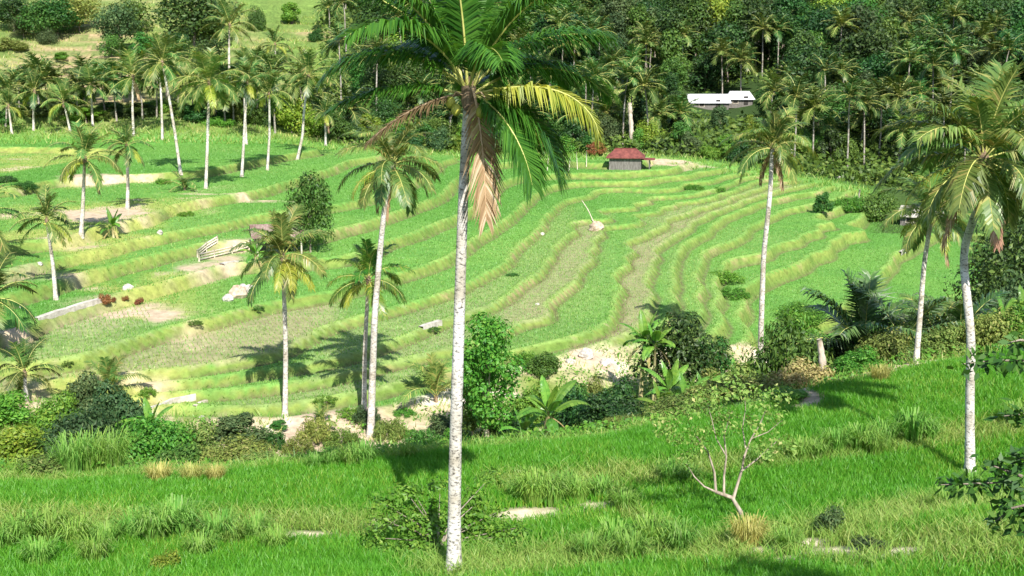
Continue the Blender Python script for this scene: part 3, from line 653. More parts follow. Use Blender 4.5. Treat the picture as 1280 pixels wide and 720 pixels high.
stemless('spiky pale palm seedling on the bank right of the bent palm', 545, 500, 65, 9, .7, LIB_MIDP, 96, (0, 3))
stemless('tiny yellow palm seedling alone on the dry bank', 400, 552, 60, 8, .3, LIB_MIDP, 97, (0, 4))
stemless('low feathery palm at the foot of the slender bent palm', 231, 238, None, 9, .62, LIB_SM, 98, (1, 5))

# ------------------------------------------------------------------ broadleaf trees and shrubs
def leaf_cloud(lobes, n, size, seed, up=.45, rnd=.8, asp=.55, shell=(.72, 1.05)):
    r = np.random.RandomState(seed); Lb = np.array(lobes, float)
    wgt = (Lb[:, 3]*Lb[:, 4]+Lb[:, 3]*Lb[:, 5]); wgt /= wgt.sum()
    k = r.choice(len(Lb), n, p=wgt); dv = r.randn(n, 3); dv /= np.linalg.norm(dv, axis=1)[:, None]
    rad = shell[0]+(shell[1]-shell[0])*r.rand(n)**.7
    c = Lb[k, :3]+dv*Lb[k, 3:]*rad[:, None]
    nr = dv+np.array([0, 0, up])+rnd*r.randn(n, 3)*.6; nr /= np.linalg.norm(nr, axis=1)[:, None]
    a = np.cross(nr, r.randn(n, 3)); a /= np.linalg.norm(a, axis=1)[:, None]+1e-9; b = np.cross(nr, a)
    s = size*(.5+1.1*r.rand(n)**1.5)[:, None]
    V = np.stack([c-a*s, c+b*s*asp+nr*s*.12, c+a*s, c-b*s*asp+nr*s*.12], 1).reshape(-1, 3)
    o = (np.arange(n)*4)[:, None]
    return V, np.concatenate([o+np.array([[0,1,2]]), o+np.array([[0,2,3]])], 1).reshape(-1, 3)
def tree_lobes(h, w, nl, seed, low=.35, lr=.24, conic=0):
    r = np.random.RandomState(seed); out = []
    for i in range(nl):
        t = low+(1-low)*(i+.5)/nl; a = i*2.4+r.randn()*.5
        prof = sin(pi*min(.12+.82*(t-low)/(1-low), 1))**.7*(1-conic*(t-low)/(1-low))
        rr = w*.5*prof*(.35+.6*r.rand()); s = w*lr*(.7+.6*r.rand())
        out.append((cos(a)*rr, sin(a)*rr, h*t*.93, s, s, s*.8))
    return out
def limbs(h, lobes, r0, seed, sides=6):
    r = np.random.RandomState(seed); mb = MB(); fork = h*.32
    mb.tube([(0,0,-.3),(.05*h*.2,0,fork*.5),(r.randn()*.03*h, r.randn()*.03*h, fork),(0,0,h*.62)], (r0*1.35,r0,r0*.8,r0*.35), sides+2)
    for lb in lobes[::max(1, len(lobes)//6)]:
        e = np.array(lb[:3]); s_ = np.array([0,0,fork*(.9+.5*r.rand())])
        mb.tube([s_, s_+(e-s_)*.5+np.array([0,0,-.04*h]), e], (r0*.5,r0*.32,r0*.1), sides)
    return mb
class TreeKind:
    def __init__(s, h, w, nl, fol, n, size, seed, low=.35, lr=.24, conic=0, bark=None, r0=None, asp=.55, shell=(.58,1.18)):
        lb = tree_lobes(h, w, nl, seed, low, lr, conic); s.h = h
        V, T = leaf_cloud(lb, n, size, seed+1, asp=asp, shell=shell)
        s.crown = {f: mesh_np('crown', V, T, FOL[f]) for f in ([fol] if isinstance(fol, str) else fol)}
        s.trunk = limbs(h, lb, r0 or h*.016, seed+2).mesh('trunk', bark or M_bark, True)
    def make(s, label, loc, rz=0, sc=1.0, fol=None, name='broadleaf_tree', group=None, cat='tree'):
        o = thing(name, label, cat, loc, rz, sc, group)
        put('trunk', s.trunk, o); put('crown', s.crown[fol or next(iter(s.crown))], o); return o
ALLF = ['dark', 'mid', 'grey', 'lime', 'olive']
TK = [TreeKind(11, 9.0, 22, ALLF, 4200, .30, 301), TreeKind(13, 7.0, 24, ALLF, 4200, .29, 311, .3, .2), TreeKind(9, 9.5, 20, ALLF, 4000, .30, 321, .3, .22),
      TreeKind(12, 5.5, 20, ALLF, 3400, .27, 331, .25, .24, .35), TreeKind(7, 6.5, 16, ALLF, 3000, .25, 341, .18, .25)]
def far_tree(k, u, v, dd, label, fol, sc=1.0, rz=0, group=None):
    return TK[k].make(label, spot(u, dd), rz, sc, fol, group=group)
# --- forested hillside
fr = np.random.RandomState(21)
ZONES = ((-60,200,'behind the left field'),(200,400,'behind the palm row'),(400,520,'left of the tallest palm crown'),(520,640,'behind the tallest palm crown'),(640,760,'left of the red-roofed hut'),(760,870,'above the red-roofed hut'),
         (870,960,'by the white houses'),(960,1060,'right of the white houses'),(1060,1170,'above the right terrace end'),(1170,1330,'behind the shaggy palm'))
HGT = ('low on the slope','halfway up the slope','high on the slope')
COLW = {'dark':'dark green','mid':'mid green','grey':'grey-green','lime':'yellow-green','olive':'olive'}
SHP = ('rounded','tall','spreading','narrow conical','low bushy')
houses_px = [(885,236),(921,238)]
def zone_of(u): return next((t for a, b_, t in ZONES if a <= u < b_), ZONES[-1][2] if u > 640 else ZONES[2][2])
def hlab(d): return HGT[0] if d < 205 else HGT[1] if d < 250 else HGT[2]
FPALM = [(665,42,262),(811,62,245),(803,8,285),(835,82,240),(717,150,192),(745,112,215),(822,150,192),(903,72,238),(926,82,236),(1023,92,238),(1063,112,225),(1086,130,216),(1141,124,215),
         (1122,168,190),(768,88,228),(789,84,232),(701,60,255),(985,104,226),(640,120,205),(690,110,215),(760,150,196),(850,150,196),(480,40,250),(525,120,200),(445,150,186),(432,24,262),(412,46,248),
         (960,120,212),(1000,150,200),(1075,150,200),(1040,175,194),(1180,110,220),(1250,150,200),(1160,60,262),(940,20,290),(1100,80,250),(740,30,275),(600,60,250),(560,150,190),(664,160,190)]
placed = []
def far_palm_crown(seed):
    q = np.random.RandomState(seed); mb = MB()
    for i in range(17):
        t = i/17; e0 = 82-100*t; az = i*2.4+q.randn()*.25
        f = frond(3.7*(.85+.2*q.rand()), e0, e0-50-30*t, 20, 1.15, .8, .24, seed*31+i, rr=.05, segs=1)
        V = np.concatenate(f.V); T = np.concatenate(f.T); M_ = np.concatenate(f.M)
        V = np.c_[V[:, 0]*cos(az)-V[:, 1]*sin(az), V[:, 0]*sin(az)+V[:, 1]*cos(az), V[:, 2]]
        for m in (0, 1): mb.add(V, T[M_ == m], m)
    return mb
FPC = [far_palm_crown(50+i).mesh('crown', [M_palmfar, M_rach]) for i in range(4)]
FPT = [trunk_mb([(0,0,-.3),(.2*i-.3,.1,4),(.5*i-.5,.2,8.6),(.8*i-.8,.1,10)], .15, .10, 7, seed=i).mesh('trunk', M_trunk3, True) for i in range(3)]
FPE = [np.array([.8*i-.8,.1,10]) for i in range(3)]
def forest_palm(u, v, d):
    b = spot(u, d); want = at_d(u, v, d)[2]-b[2]
    sc = min(max(want/10.0, .42), 1.45); k = fr.randint(3)
    lb = f'coconut palm among forest trees {zone_of(u)}, {hlab(d)}'
    o = thing('forest_palm', lb, 'palm', b, fr.rand()*6.28, 1.0, 'forest palms '+zone_of(u)+', '+hlab(d))
    t = put('trunk', FPT[k], o, sc=(1, 1, sc)); c = FPE[k]*np.array([1, 1, sc])
    put('crown', FPC[fr.randint(4)], o, tuple(c), fr.rand()*6.28, 1.0+.2*fr.rand())
    placed.append((b[0], b[1], 2.8))
for u, v, d in FPALM: forest_palm(u, v-6, d)
for i in range(88):
    u_ = 425+fr.rand()*840; d_ = 186+62*fr.rand()**1.3; p_ = spot(u_, d_)
    if any(abs(u_-h_) < 38 and d_ < 245 for h_, _ in houses_px) or any((p_[0]-a)**2+(p_[1]-b_)**2 < 9 for a, b_, _ in placed): continue
    forest_palm(u_, 360-F*math.tan(math.atan2(p_[2]+8+3*fr.rand()-CZ, d_)+PIT), d_)
for i in range(24):
    u_ = 8+i*17+fr.randint(-7, 8); d_ = 182+14*fr.rand(); p_ = spot(u_, d_)
    forest_palm(u_, 360-F*math.tan(math.atan2(p_[2]+4.0+(2.0 if u_ < 150 else 4.5)*fr.rand()-CZ, d_)+PIT), d_)
# house sites stay open, and so does the line the photo sees them along
for u, d in houses_px: [placed.append((*spot(u, d-k_)[:2], 6.0-.08*k_)) for k_ in (0, 5, 10, 16, 22, 28)]
cand = []
for d in np.arange(184, 330, 5.6):
    for x in np.arange(-.2*d, .47*d, 6.0):
        cand.append((x+fr.randn()*1.8, d+fr.randn()*1.6))
for d in np.arange(135, 184, 5.5):
    for x in np.arange(.27*d, .47*d, 5.5): cand.append((x+fr.randn()*1.3, d+fr.randn()*1.3))
cnt = 0
for x, y in cand:
    z = gz(x, y); u = 640+F*x/(y*cP+(CZ-z)*sP)
    if y > 180 and u < 400+(25 if y > 205 else 0)+(40 if y > 235 else 0): continue
    if y <= 184 and not (u > 1100 and y > 158 or u > 1258): continue
    if u > 1330: continue
    if abs(u-785) < 45 and 205 < y < 236: continue
    if any((x-a)**2+(y-b_)**2 < rr*rr for a, b_, rr in placed): continue
    if cnt >= 300: break
    edge = y < 196
    k = fr.choice(5, p=(.15,.05,.2,.1,.5) if edge else (.32,.2,.2,.16,.12))
    hi = y > 228 or u > 1080
    f = fr.choice(ALLF, p=(.56,.22,.14,.05,.03) if hi else (.26,.36,.18,.14,.06))
    sc = fr.uniform(.75, 1.1)*(.45 if edge else .70 if y < 226 else 1.0)
    if 850 < u < 950 and y < 236: sc *= .6
    zn_ = zone_of(u); TK[k].make(f'{COLW[f]} {SHP[k]} forest tree {zn_}, {hlab(y)}', (x, y, z-.3), fr.rand()*6.28, sc, f, 'forest_tree', f'{COLW[f]} {SHP[k]} forest trees {zn_}, {hlab(y)}')
    placed.append((x, y, 3.4 if not edge else 2.6)); cnt += 1
print('forest trees', cnt)
# undergrowth between the trees: a mass nobody could count
q = np.random.RandomState(5); n = 60000
y = 180+150*q.rand(n)**1.3; x = (-.17+.62*q.rand(n))*y; zz = gsamp(Z, x, y); uu = 640+F*x/(y*cP+(CZ-zz)*sP)
k = (uu > 400)&(np.abs(uu-785)+(np.abs(y-223)*3) > 60)&~((uu > 850)&(uu < 950)&(y > 218)&(y < 242)); x, y, zz = x[k], y[k], zz[k]; n = len(x)
c = np.c_[x, y, zz+2.2*q.rand(n)**1.5]; nr = q.randn(n, 3)*.6+np.array([0,-.3,.8]); nr /= np.linalg.norm(nr, axis=1)[:, None]
a = np.cross(nr, q.randn(n, 3)); a /= np.linalg.norm(a, axis=1)[:, None]; b_ = np.cross(nr, a); s = (.22+.35*q.rand(n))[:, None]
V = np.stack([c-a*s, c+b_*s*.55, c+a*s, c-b_*s*.55], 1).reshape(-1, 3); o_ = (np.arange(n)*4)[:, None]
put('forest_undergrowth', mesh_np('undergrowth', V, np.concatenate([o_+np.array([[0,1,2]]), o_+np.array([[0,2,3]])], 1).reshape(-1, 3), FOL['mid']), kind='stuff')

# --- named trees and shrubs
class Bush:
    def __init__(s, w, h, nl, fol, n, size, seed, asp=.5, stem=M_bark, smin=.10):
        r = np.random.RandomState(seed); lb = []
        for i in range(nl):
            a = r.rand()*2*pi; q_ = r.rand()**.5*w*.36; sz = w*(smin+1.4*smin*r.rand()); z_ = max(sz*.6, (h-sz)*(1-(q_/(w*.5))**2)*(.35+.65*r.rand()))
            lb.append((cos(a)*q_, sin(a)*q_, z_, sz, sz, sz*.85))
        V, T = leaf_cloud(lb, n, size, seed+1, asp=asp, shell=(.42,1.25)); s.w = w; s.h = h
        s.fol = {f: mesh_np('foliage', V, T, FOL[f]) for f in ([fol] if isinstance(fol, str) else fol)}
        mb = MB()
        for lb_ in lb[:7]:
            mb.tube([(lb_[0]*.1, lb_[1]*.1, -.2), (lb_[0]*.4, lb_[1]*.4, lb_[2]*.5), lb_[:3]], (.012*w,.009*w,.004*w), 5)
        s.stem = mb.mesh('stem', stem, True)
BF = ['dark','mid','grey','lime','olive','bright','dry','red']
BK = [Bush(3.0, 2.4, 18, BF, 7000, .085, 401), Bush(3.6, 2.0, 22, BF, 8000, .08, 411), Bush(2.2, 2.6, 14, BF, 5000, .08, 421), Bush(1.8, 1.2, 11, BF, 2600, .065, 431), Bush(2.0, .75, 34, BF, 3200, .055, 441, .28, M_bark, .045)]
def bush(k, u, vb, wpx, label, fol, d=None, hs=1.0, top=None, rz=0, name='shrub', group=None, cat='shrub'):
    b = hit(u, vb) if d is None else spot(u, d); B = BK[k]
    sc = wpx/pxm(b)/B.w
    if top is not None: hs = max(.35, (at_d(u, top, b[1])[2]-b[2])/(B.h*sc))
    o = thing(name, label, cat, b, rz or (u*.37) % 6.28, (sc, sc, sc*hs), group)
    put('stem', B.stem, o); put('foliage', B.fol[fol], o); return o
# gully thicket, near side (photo left to right)
TH = [
 (1,110,566,100,'dense mid-green bush left of the yellow grass, at the near field edge','grey',52,1.1),(0,60,560,80,'yellow-green bush at the lower left thicket','lime',53,.9),
 (0,20,575,90,'yellow-green bush spilling in at the left edge','lime',50,.9),(3,48,598,60,'brownish low bush at the left field edge','olive',44.5,.9),(1,190,572,95,'fine-leaved green bush behind the tall pale grass','bright',52,1.0),
 (3,25,602,50,'pale green low bush at the left corner of the near field','bright',44,.9),(0,150,520,70,'grey-green bush below the small stemless palm','grey',57,1.2),(0,105,505,60,'grey-green bush under the paddy rim at left','grey',59,1.3),
 (2,300,556,60,'dark upright shrub with pale branches on the dry bank','grey',57,1.25),(0,243,572,72,'olive shrub left of the dark upright one','olive',53,1.0),(1,300,590,90,'sprawling olive shrub below the dark upright one','olive',50,.8),
 (3,330,600,60,'low olive shrub at the field edge under the dry bank','olive',47,.8),(3,225,590,60,'mid-green low shrub behind the yellow grass','mid',49,1.0),(0,75,525,60,'bright green bush beside the low bushy palm','bright',57,1.0),
 (0,5,530,70,'bright green bush at the left edge below the bushy palm','bright',57,1.0),
 (2,350,545,22,'narrow dark weed at the foot of the yellow-green palm','mid',59.5,1.6),
 (0,640,570,55,'yellow-green shrub right of the tall green tree','bright',56,.8),(3,660,455,45,'bright green shrub on the terrace rim left of the white rock','bright',None,1.0),(0,680,470,46,'leafy shrub on the bank above the banana','mid',71,1.2),
 (0,760,548,76,'near-black dense shrub with glossy leaves, right of the big banana','dark',54,1.25),(0,725,535,66,'dark green shrub touching the big banana leaves','dark',56,1.3),(0,790,540,60,'dark shrub in front of the clump of bananas','dark',56,1.2),
 (0,705,548,40,'mid green shrub behind the big banana','mid',57,1.0),(0,888,455,60,'mid-green shrub right of the round dark tree','mid',78,1.0),
 (1,790,560,60,'olive-brown shrub at the field rim under the dark shrub','olive',52,.8),(1,850,556,80,'yellowish olive shrub below the clump of bananas','olive',52,1.2),(0,905,545,90,'pale olive shrub behind the crooked tree','olive',54,1.3),
 (1,960,525,90,'olive shrub at the foot of the tall right-hand palm','olive',54.5,1.0),(0,925,500,70,'pale yellow-green shrub left of the tall right-hand palm','olive',58,1.1),(0,985,540,60,'bright green shrub overhanging the right-hand field','bright',50,.9),
 (1,985,470,90,'dark green bush right of the tall right-hand palm','mid',62,1.5),(0,1000,430,70,'green bush beneath the lower paddy','bright',72,1.2),(1,1040,450,80,'dark green bush behind the dead stump','dark',64,.8),
 (3,1010,485,60,'dry yellow bush beside the dead stump','dry',56,1.1),(3,985,493,50,'dry straw-coloured bush at the field corner','dry',54.5,1.1),(0,1075,470,56,'bright leafy shrub right of the dead stump','bright',58,1.1),
 (1,1110,460,70,'olive shrub left of the leaning palm base','olive',60,1.2),(0,1090,440,70,'green shrub below the large feathery palm','mid',64,1.2),(0,1175,447,60,'reddish olive shrub right of the leaning palm base','olive',59,1.2),
 (1,1150,430,60,'green shrub behind the leaning palm','mid',64,1.0),(0,1205,440,60,'olive green shrub left of the shaggy palm trunk','mid',61,1.1),(1,1245,437,80,'yellow-green shrub at the right end of the field rim','olive',59,1.1),
 (0,1282,432,70,'bright green shrub at the right edge above the field','bright',59,1.3),(1,1268,405,90,'grey-green bush at the right edge below the dark tree','grey',72,1.3),
 (1,1000,400,60,'bright green weeds below the tall terrace bank','bright',None,.7),(3,1120,395,40,'green weeds at the end of the lower terrace bank','bright',None,.8),
 (3,905,352,55,'bright tuft of weeds on the bank left of the tall right-hand palm','bright',None,.8),(3,918,372,50,'green weeds spilling down the nose of the terraces','bright',None,.8),
 (2,1029,268,22,'dark green upright shrub on the right-hand terrace rim','mid',None,1.2),(3,1060,262,50,'green shrubs at the right end of the terraces','bright',None,1.0),(1,1095,275,60,'bushy growth on the slope right of the white post','mid',None,1.2),
 (3,1000,205,16,'small dark shrub on the top right terrace','mid',None,1.4),
 (3,900,240,20,'green tuft on the rim behind the brown paddy','bright',None,.9),(3,868,237,30,'bushy weeds on the rim at the head of the brown paddy','bright',None,.7),
 (3,232,270,26,'green tuft on the terrace face below the palm row','bright',None,.7),(3,30,238,40,'green bush on the far left terrace','mid',None,.8),(3,8,228,30,'dark bush at the left edge of the upper terraces','dark',None,.9),(3,205,230,24,'bright weeds beside the slender bent palm','bright',None,.9),
 (3,185,495,26,'bright green creeper on the paddy bank','bright',None,1.2),(3,243,408,26,'dark green tuft on the paddy rim at left','mid',None,.6),(3,322,390,22,'green tuft on the rim of the wide brown paddy','mid',None,.6),(3,85,460,18,'small green tuft near the left paddy corner','mid',None,.9),
 (3,440,520,50,'bright green patch on the dry bank','bright',None,.5),(3,505,520,34,'bright green bush on the sandy bank','bright',None,.7),(3,510,545,30,'green bush low on the sandy bank','bright',None,.9),(3,405,505,40,'green patch on the bank left of the two palms','bright',None,.5),
 (3,540,415,26,'green tuft beside the white slab on the paddy rim','mid',None,.5),(3,640,345,20,'green tuft on the paddy rim behind the tallest trunk','mid',None,.5),
 (0,575,560,50,'green shrub left of the foot of the tall leafy tree','bright',58,.9),(0,625,550,56,'mid-green shrub below the tall leafy tree','mid',58,.9),(0,668,505,50,'bright bush on the bank above the smaller banana','bright',63,1.0),(0,715,505,56,'mid-green bush behind the big banana leaves','mid',62,1.0),
 (0,770,505,60,'dark bush left of the pale-based banana','dark',61,1.0),(0,862,505,60,'bright bush behind the low banana','bright',62,1.0),(0,897,495,60,'olive bush between the bananas and the tall right-hand palm','olive',64,1.1),(0,938,470,50,'bright bush up the bank left of the tall right-hand palm','bright',70,1.0),
 (0,645,535,50,'dark green bush between the leafy tree and the bananas','dark',57,.9),(0,735,490,46,'olive bush below the white boulder','olive',64,.9),(4,395,545,50,'olive scrub on the dry bank left of the two palms','olive',58,1.0),(4,430,566,56,'green scrub at the bottom of the dry bank','mid',57.5,1.0),(4,485,548,50,'olive scrub between the bent palm and the sandy bank','olive',59,1.0),
 (4,530,566,56,'green scrub at the bottom of the sandy bank','mid',57,1.0),(4,375,575,50,'yellowish scrub at the foot of the dry bank','olive',56,1.0),(4,340,560,44,'green scrub right of the dark upright shrub','mid',57,1.0),(4,460,530,44,'grey-green scrub behind the foot of the bent palm','grey',61,1.0),(0,555,545,46,'grey-green shrub on the bank left of the tallest trunk','grey',60,1.0),
]
for k, u, v, w, lb, f, d, hs in TH: bush(4 if k == 3 and (d is None or f == 'bright') else k, u, v, w*1.1, lb, f, d, hs, None if d is None else v-.66*w*hs)
# papaya-like tree beside the shelter, the green tree behind the tallest trunk, the round dark tree, hill trees
TG = TreeKind(8.5, 3.6, 26, ['bright','mid'], 7000, .13, 501, .2, .22, 0, M_pbark, .13)
def tree_at(kind, u, d, top_v, label, fol, wk=1.0, name='broadleaf_tree'):
    b = spot(u, d); hh = at_d(u, top_v, d)[2]-b[2]; sc = hh/kind.h
    return kind.make(label, b, u*.1, (sc*wk, sc*wk, sc), fol, name)
tree_at(TG, 609, 56, 388, 'tall leafy green tree just right of the tallest palm trunk', 'bright', .95)
tree_at(TG, 592, 57.5, 430, 'slim green tree hidden behind the tallest palm trunk', 'mid', .8)
TR = TreeKind(5, 4.6, 18, ['dark','mid'], 5000, .13, 511, .25, .25, 0, M_bark)
tree_at(TR, 850, 68, 398, 'round dark tree standing at the foot of the terraces', 'dark', .95)
tree_at(TR, 388, 97, 219, 'small dark tree beside the rusty shelter', 'mid', .62)
bush(2, 744, 0, 26, 'reddish shrub left of the red-roofed hut', 'red', 178, top=172)
TE = TreeKind(9, 7.5, 26, ['dark','mid','grey'], 9000, .15, 521, .15, .22)
tree_at(TE, 1275, 84, 262, 'dark leafy tree at the right edge behind the lower paddy', 'dark', .9)
tree_at(TE, 1300, 96, 205, 'tall dark tree cut by the right edge', 'dark', .9)
tree_at(TE, 1255, 100, 305, 'dark tree at the right end of the lower paddy', 'dark', .9)
LT = [(0,243,232,-14,'large dark tree on the hill above the palm row','dark',1.15),(2,225,222,42,'dark tree below the large dark hill tree','dark',.8),(4,262,215,50,'dark bush-like tree under the hill ledge','dark',1.0),
 (0,150,226,6,'grey-green tree at the right end of the brown hill field','grey',.9),(4,140,222,45,'dark green tree below the brown hill field','mid',1.0),(4,168,240,2,'light green tree on the hilltop','mid',.9),
 (0,100,240,-6,'olive tree in the hedge along the top of the brown field','olive',1.0),(0,52,234,4,'dark green tree in the hedge along the top of the brown field','mid',1.0),(0,18,238,-4,'dark tree in the top left corner','dark',1.0),(0,72,236,-2,'mid green tree in the hilltop hedge','mid',1.0),
 (0,30,235,20,'small grey-green tree in the hilltop hedge','grey',1.0),(2,365,184,118,'round yellow-green tree behind the right end of the palm row','lime',.85),(4,392,183,140,'yellow-green bushy tree beside the round one','lime',1.0),
 (4,318,186,128,'mid green tree behind the palm row','mid',1.0),(4,278,187,140,'dark green bushy tree behind the palm row','mid',1.0),(4,238,188,135,'green bushy tree behind the slender bent palm','mid',1.0),(4,185,190,130,'green bushy tree behind the left field','bright' if False else 'mid',1.0),
 (4,140,192,135,'olive bushy tree behind the left field','olive',1.0),(4,100,192,142,'grey-green bushy tree behind the left field','grey',1.0),(4,62,193,138,'green bushy tree between the left palms','mid',1.0),(4,25,193,140,'dark bushy tree behind the leftmost palms','dark',1.0),
 (0,430,226,70,'tree left of the tallest palm fronds, below the meadow','grey',.8),(4,300,230,75,'grey-green tree on the hill behind the palm crowns','grey',1.0),(4,262,235,20,'olive tree right of the large dark hill tree','olive',1.0)]
LB = np.random.RandomState(44)
for i in range(34):
    u_ = 4+i*12.4+LB.randint(-5, 6); f_ = ('mid','grey','olive','bright','dark','mid','lime')[i*3 % 7]
    z_ = 'on the left' if u_ < 140 else 'in the middle' if u_ < 280 else 'on the right'
    bush(i % 3, u_, 0, 34+LB.randint(22), f'{dict(COLW, bright="bright green")[f_]} bush in the thicket behind the left field, {z_}', f_, 184+LB.randint(12), top=148-LB.randint(26), group=f'{f_} thicket bushes behind the left field, {z_}')
for k, u, d, tv, lb, f, wk in LT: tree_at(TK[k], u, d, tv, lb, f, wk*(1.3 if d > 228 else 1.1))
# plants of the gully floor that nobody could count
q = np.random.RandomState(6); n = 60000
y = 44+40*q.rand(n); x = (-.45+.9*q.rand(n))*y; zz = gsamp(Z, x, y); uu = 640+F*x/(y*cP+(CZ-zz)*sP)
k = (y > np.interp(x, *NE)+.5)&(gsamp(TM, x, y) < .15)&(fbm(x, y, 2.2, 7) > np.where((uu > 300)&(uu < 580), .56, .38))&(gsamp(BARE, x, y) < .25); x, y, zz = x[k], y[k], zz[k]; n = len(x)
c = np.c_[x, y, zz+(.75*fbm(x, y, 1.3, 2))*q.rand(n)]; nr = q.randn(n, 3)*.6+np.array([0,-.3,.8]); nr /= np.linalg.norm(nr, axis=1)[:, None]
a = np.cross(nr, q.randn(n, 3)); a /= np.linalg.norm(a, axis=1)[:, None]; b_ = np.cross(nr, a); s = (.05+.09*q.rand(n))[:, None]
V = np.stack([c-a*s, c+b_*s*.5, c+a*s, c-b_*s*.5], 1).reshape(-1, 3); o_ = (np.arange(n)*4)[:, None]
put('gully_undergrowth', mesh_np('undergrowth', V, np.concatenate([o_+np.array([[0,1,2]]), o_+np.array([[0,2,3]])], 1).reshape(-1, 3), FOL['bright']), kind='stuff')
for i, (u, d, w_, t_, f_, lb) in enumerate(((15,226,40,44,'olive','olive bush at the left edge of the brown hill field'),(60,232,26,30,'grey','grey-green bush at the top of the brown hill field'),(78,222,22,62,'bright','bright bush alone in the brown hill field'),(185,225,46,36,'mid','green bush under the hilltop trees'),
  (320,245,26,2,'mid','green bush at the top edge of the upper meadow'),(365,250,30,-4,'bright','bright bush at the top edge of the upper meadow'),(395,238,22,32,'mid','small green bush in the upper meadow'),(215,212,50,88,'dark','dark bush on the hill behind the slender bent palm'),(300,214,44,84,'grey','grey-green bush on the hill among the palm crowns'),(340,222,30,62,'olive','olive bush on the meadow edge'),(128,214,40,78,'mid','green bush at the lower edge of the brown hill field'),(40,212,40,86,'olive','olive bush below the brown hill field'))):
    bush(i % 3, u, 0, w_, lb, f_, d, top=t_)
# low hedge row along the forest foot
for i, u in enumerate(range(425, 1075, 21)):
    f = ['mid','bright','grey','dark','lime'][i*7 % 5]; uu_ = u+fr.randint(-5, 6)
    if abs(uu_-780) < 18: continue
    bush(i % 3, uu_, 0, 30+fr.randint(14), f'{dict(COLW, bright="bright green")[f]} shrub in the hedge below the forest, {zone_of(uu_)}', f, 181+fr.randint(5)+(7 if u > 950 else 0), 1.0+.4*fr.rand(), group=f'{f} hedge shrubs {zone_of(uu_)}')

# ------------------------------------------------------------------ bananas
def ban_leaf(L_, e0, e1, w, seed):
    r = np.random.RandomState(seed); K = 14; s = np.linspace(0, 1, K); el = np.radians(e0+(e1-e0)*s**1.4); st = L_/(K-1)
    x = np.r_[0, np.cumsum(np.cos(el[:-1])*st)]; z = np.r_[0, np.cumsum(np.sin(el[:-1])*st)]
    hw = w*np.where(s < .16, .04, np.sin(pi*np.clip((s-.12)/.88, 0, 1))**.55)*(1-.2*s); hw[-1] = .01
    mb = MB(); mb.tube(np.c_[x, 0*x, z], .025*(1-.8*s)+.004, 5)
    for sd in (-1, 1):
        V = []; T = []
        for i in range(K-1):      # each span its own strip: the torn edge of the blade
            t0, t1 = i, i+1; sag = .35+.25*r.rand(); g = .015*r.rand()
            for t in (t0, t1): V += [(x[t], 0, z[t]), (x[t]+.12*hw[t]-(g if t == t1 else 0), sd*hw[t]*.55, z[t]+.10*hw[t]), (x[t]+.25*hw[t]-(3*g if t == t1 else 0), sd*hw[t], z[t]-sag*hw[t]*.5)]
            b = i*6; T += [(b,b+1,b+4),(b,b+4,b+3),(b+1,b+2,b+5),(b+1,b+5,b+4)]
        mb.add(V, T)
    return mb
BL = [ban_leaf(2.0, 80, 50, .30, 1).mesh('leaf', M_ban), ban_leaf(2.3, 62, 0, .34, 2).mesh('leaf', M_ban), ban_leaf(2.3, 45, -50, .34, 3).mesh('leaf', M_ban), ban_leaf(2.1, 20, -70, .32, 4).mesh('leaf', M_ban)]
BLD = ban_leaf(1.9, -30, -88, .16, 6).mesh('leaf', FOL['dry'])
def banana(label, u, d, stem_h, sc, seed, nl=9, vb=None, dead=2):
    b = spot(u, d) if vb is None else hit(u, vb); q = np.random.RandomState(seed)
    o = thing('banana_plant', label, 'banana plant', b, 0, sc); k = q.randn(2)*.12
    put('stem', MB().tube([(0,0,-.2),(k[0]*.4,k[1]*.4,stem_h*.5),(k[0],k[1],stem_h)], (.16,.13,.07), 9).mesh('stem', M_banst, True), o)
    for i in range(nl):
        az = i*2.4+q.randn()*.3; put('leaf', BL[min(3, int(4*(i+.5)/nl))], o, (k[0], k[1], stem_h-.1-.03*i), az, .85+.3*q.rand())
    for i in range(dead): put('dry_leaf', BLD, o, (k[0], k[1], stem_h-.25), q.rand()*6.28)['label'] = 'withered brown leaf hanging on the stem'
banana('big banana plant with broad upright leaves at the near field edge', 681, 51, 1.5, .85, 1, 12)
banana('smaller banana left of the big one, low in the thicket', 655, 52.5, .9, .65, 2, 8)
banana('tall banana with tattered stem below the brown paddy', 800, 68, 4.6, .85, 3, 10, dead=4)
banana('tall banana with yellow-green leaves leaning right, twin of the tattered one', 817, 67, 4.9, .8, 4, 9, dead=3)
banana('banana with pale leaf bases in the middle of the clump', 835, 60, 2.2, .78, 5, 11)
banana('low banana fanning over the olive shrub', 858, 57, 1.2, .75, 6, 9)
banana('banana with one upright leaf by the dark shrub', 822, 58, 1.2, .8, 7, 8)
banana('banana left of the tall right-hand palm with arching leaves', 922, 63, 1.4, .85, 8, 8)
banana('banana behind the olive shrubs, right of the clump', 880, 62, 1.3, .8, 9, 8)
banana('banana at the right edge of the gully, light green', 1252, 66, 1.6, .9, 10, 9)
banana('banana right of the shaggy palm trunk in the thicket', 1228, 67, 1.3, .85, 11, 9)
banana('banana at the far right edge, half out of frame', 1278, 68, 1.8, .9, 12, 9)
banana('small banana beside the palm with dark shadow on the left slope', 142, 96, 1.3, .75, 13, 8)
banana('banana in front of the shelter by the bamboo rails', 318, 92, 1.1, .7, 14, 8)
banana('young banana on the lower bank beside the pale pipe', 190, 56, 1.2, .75, 15, 8)

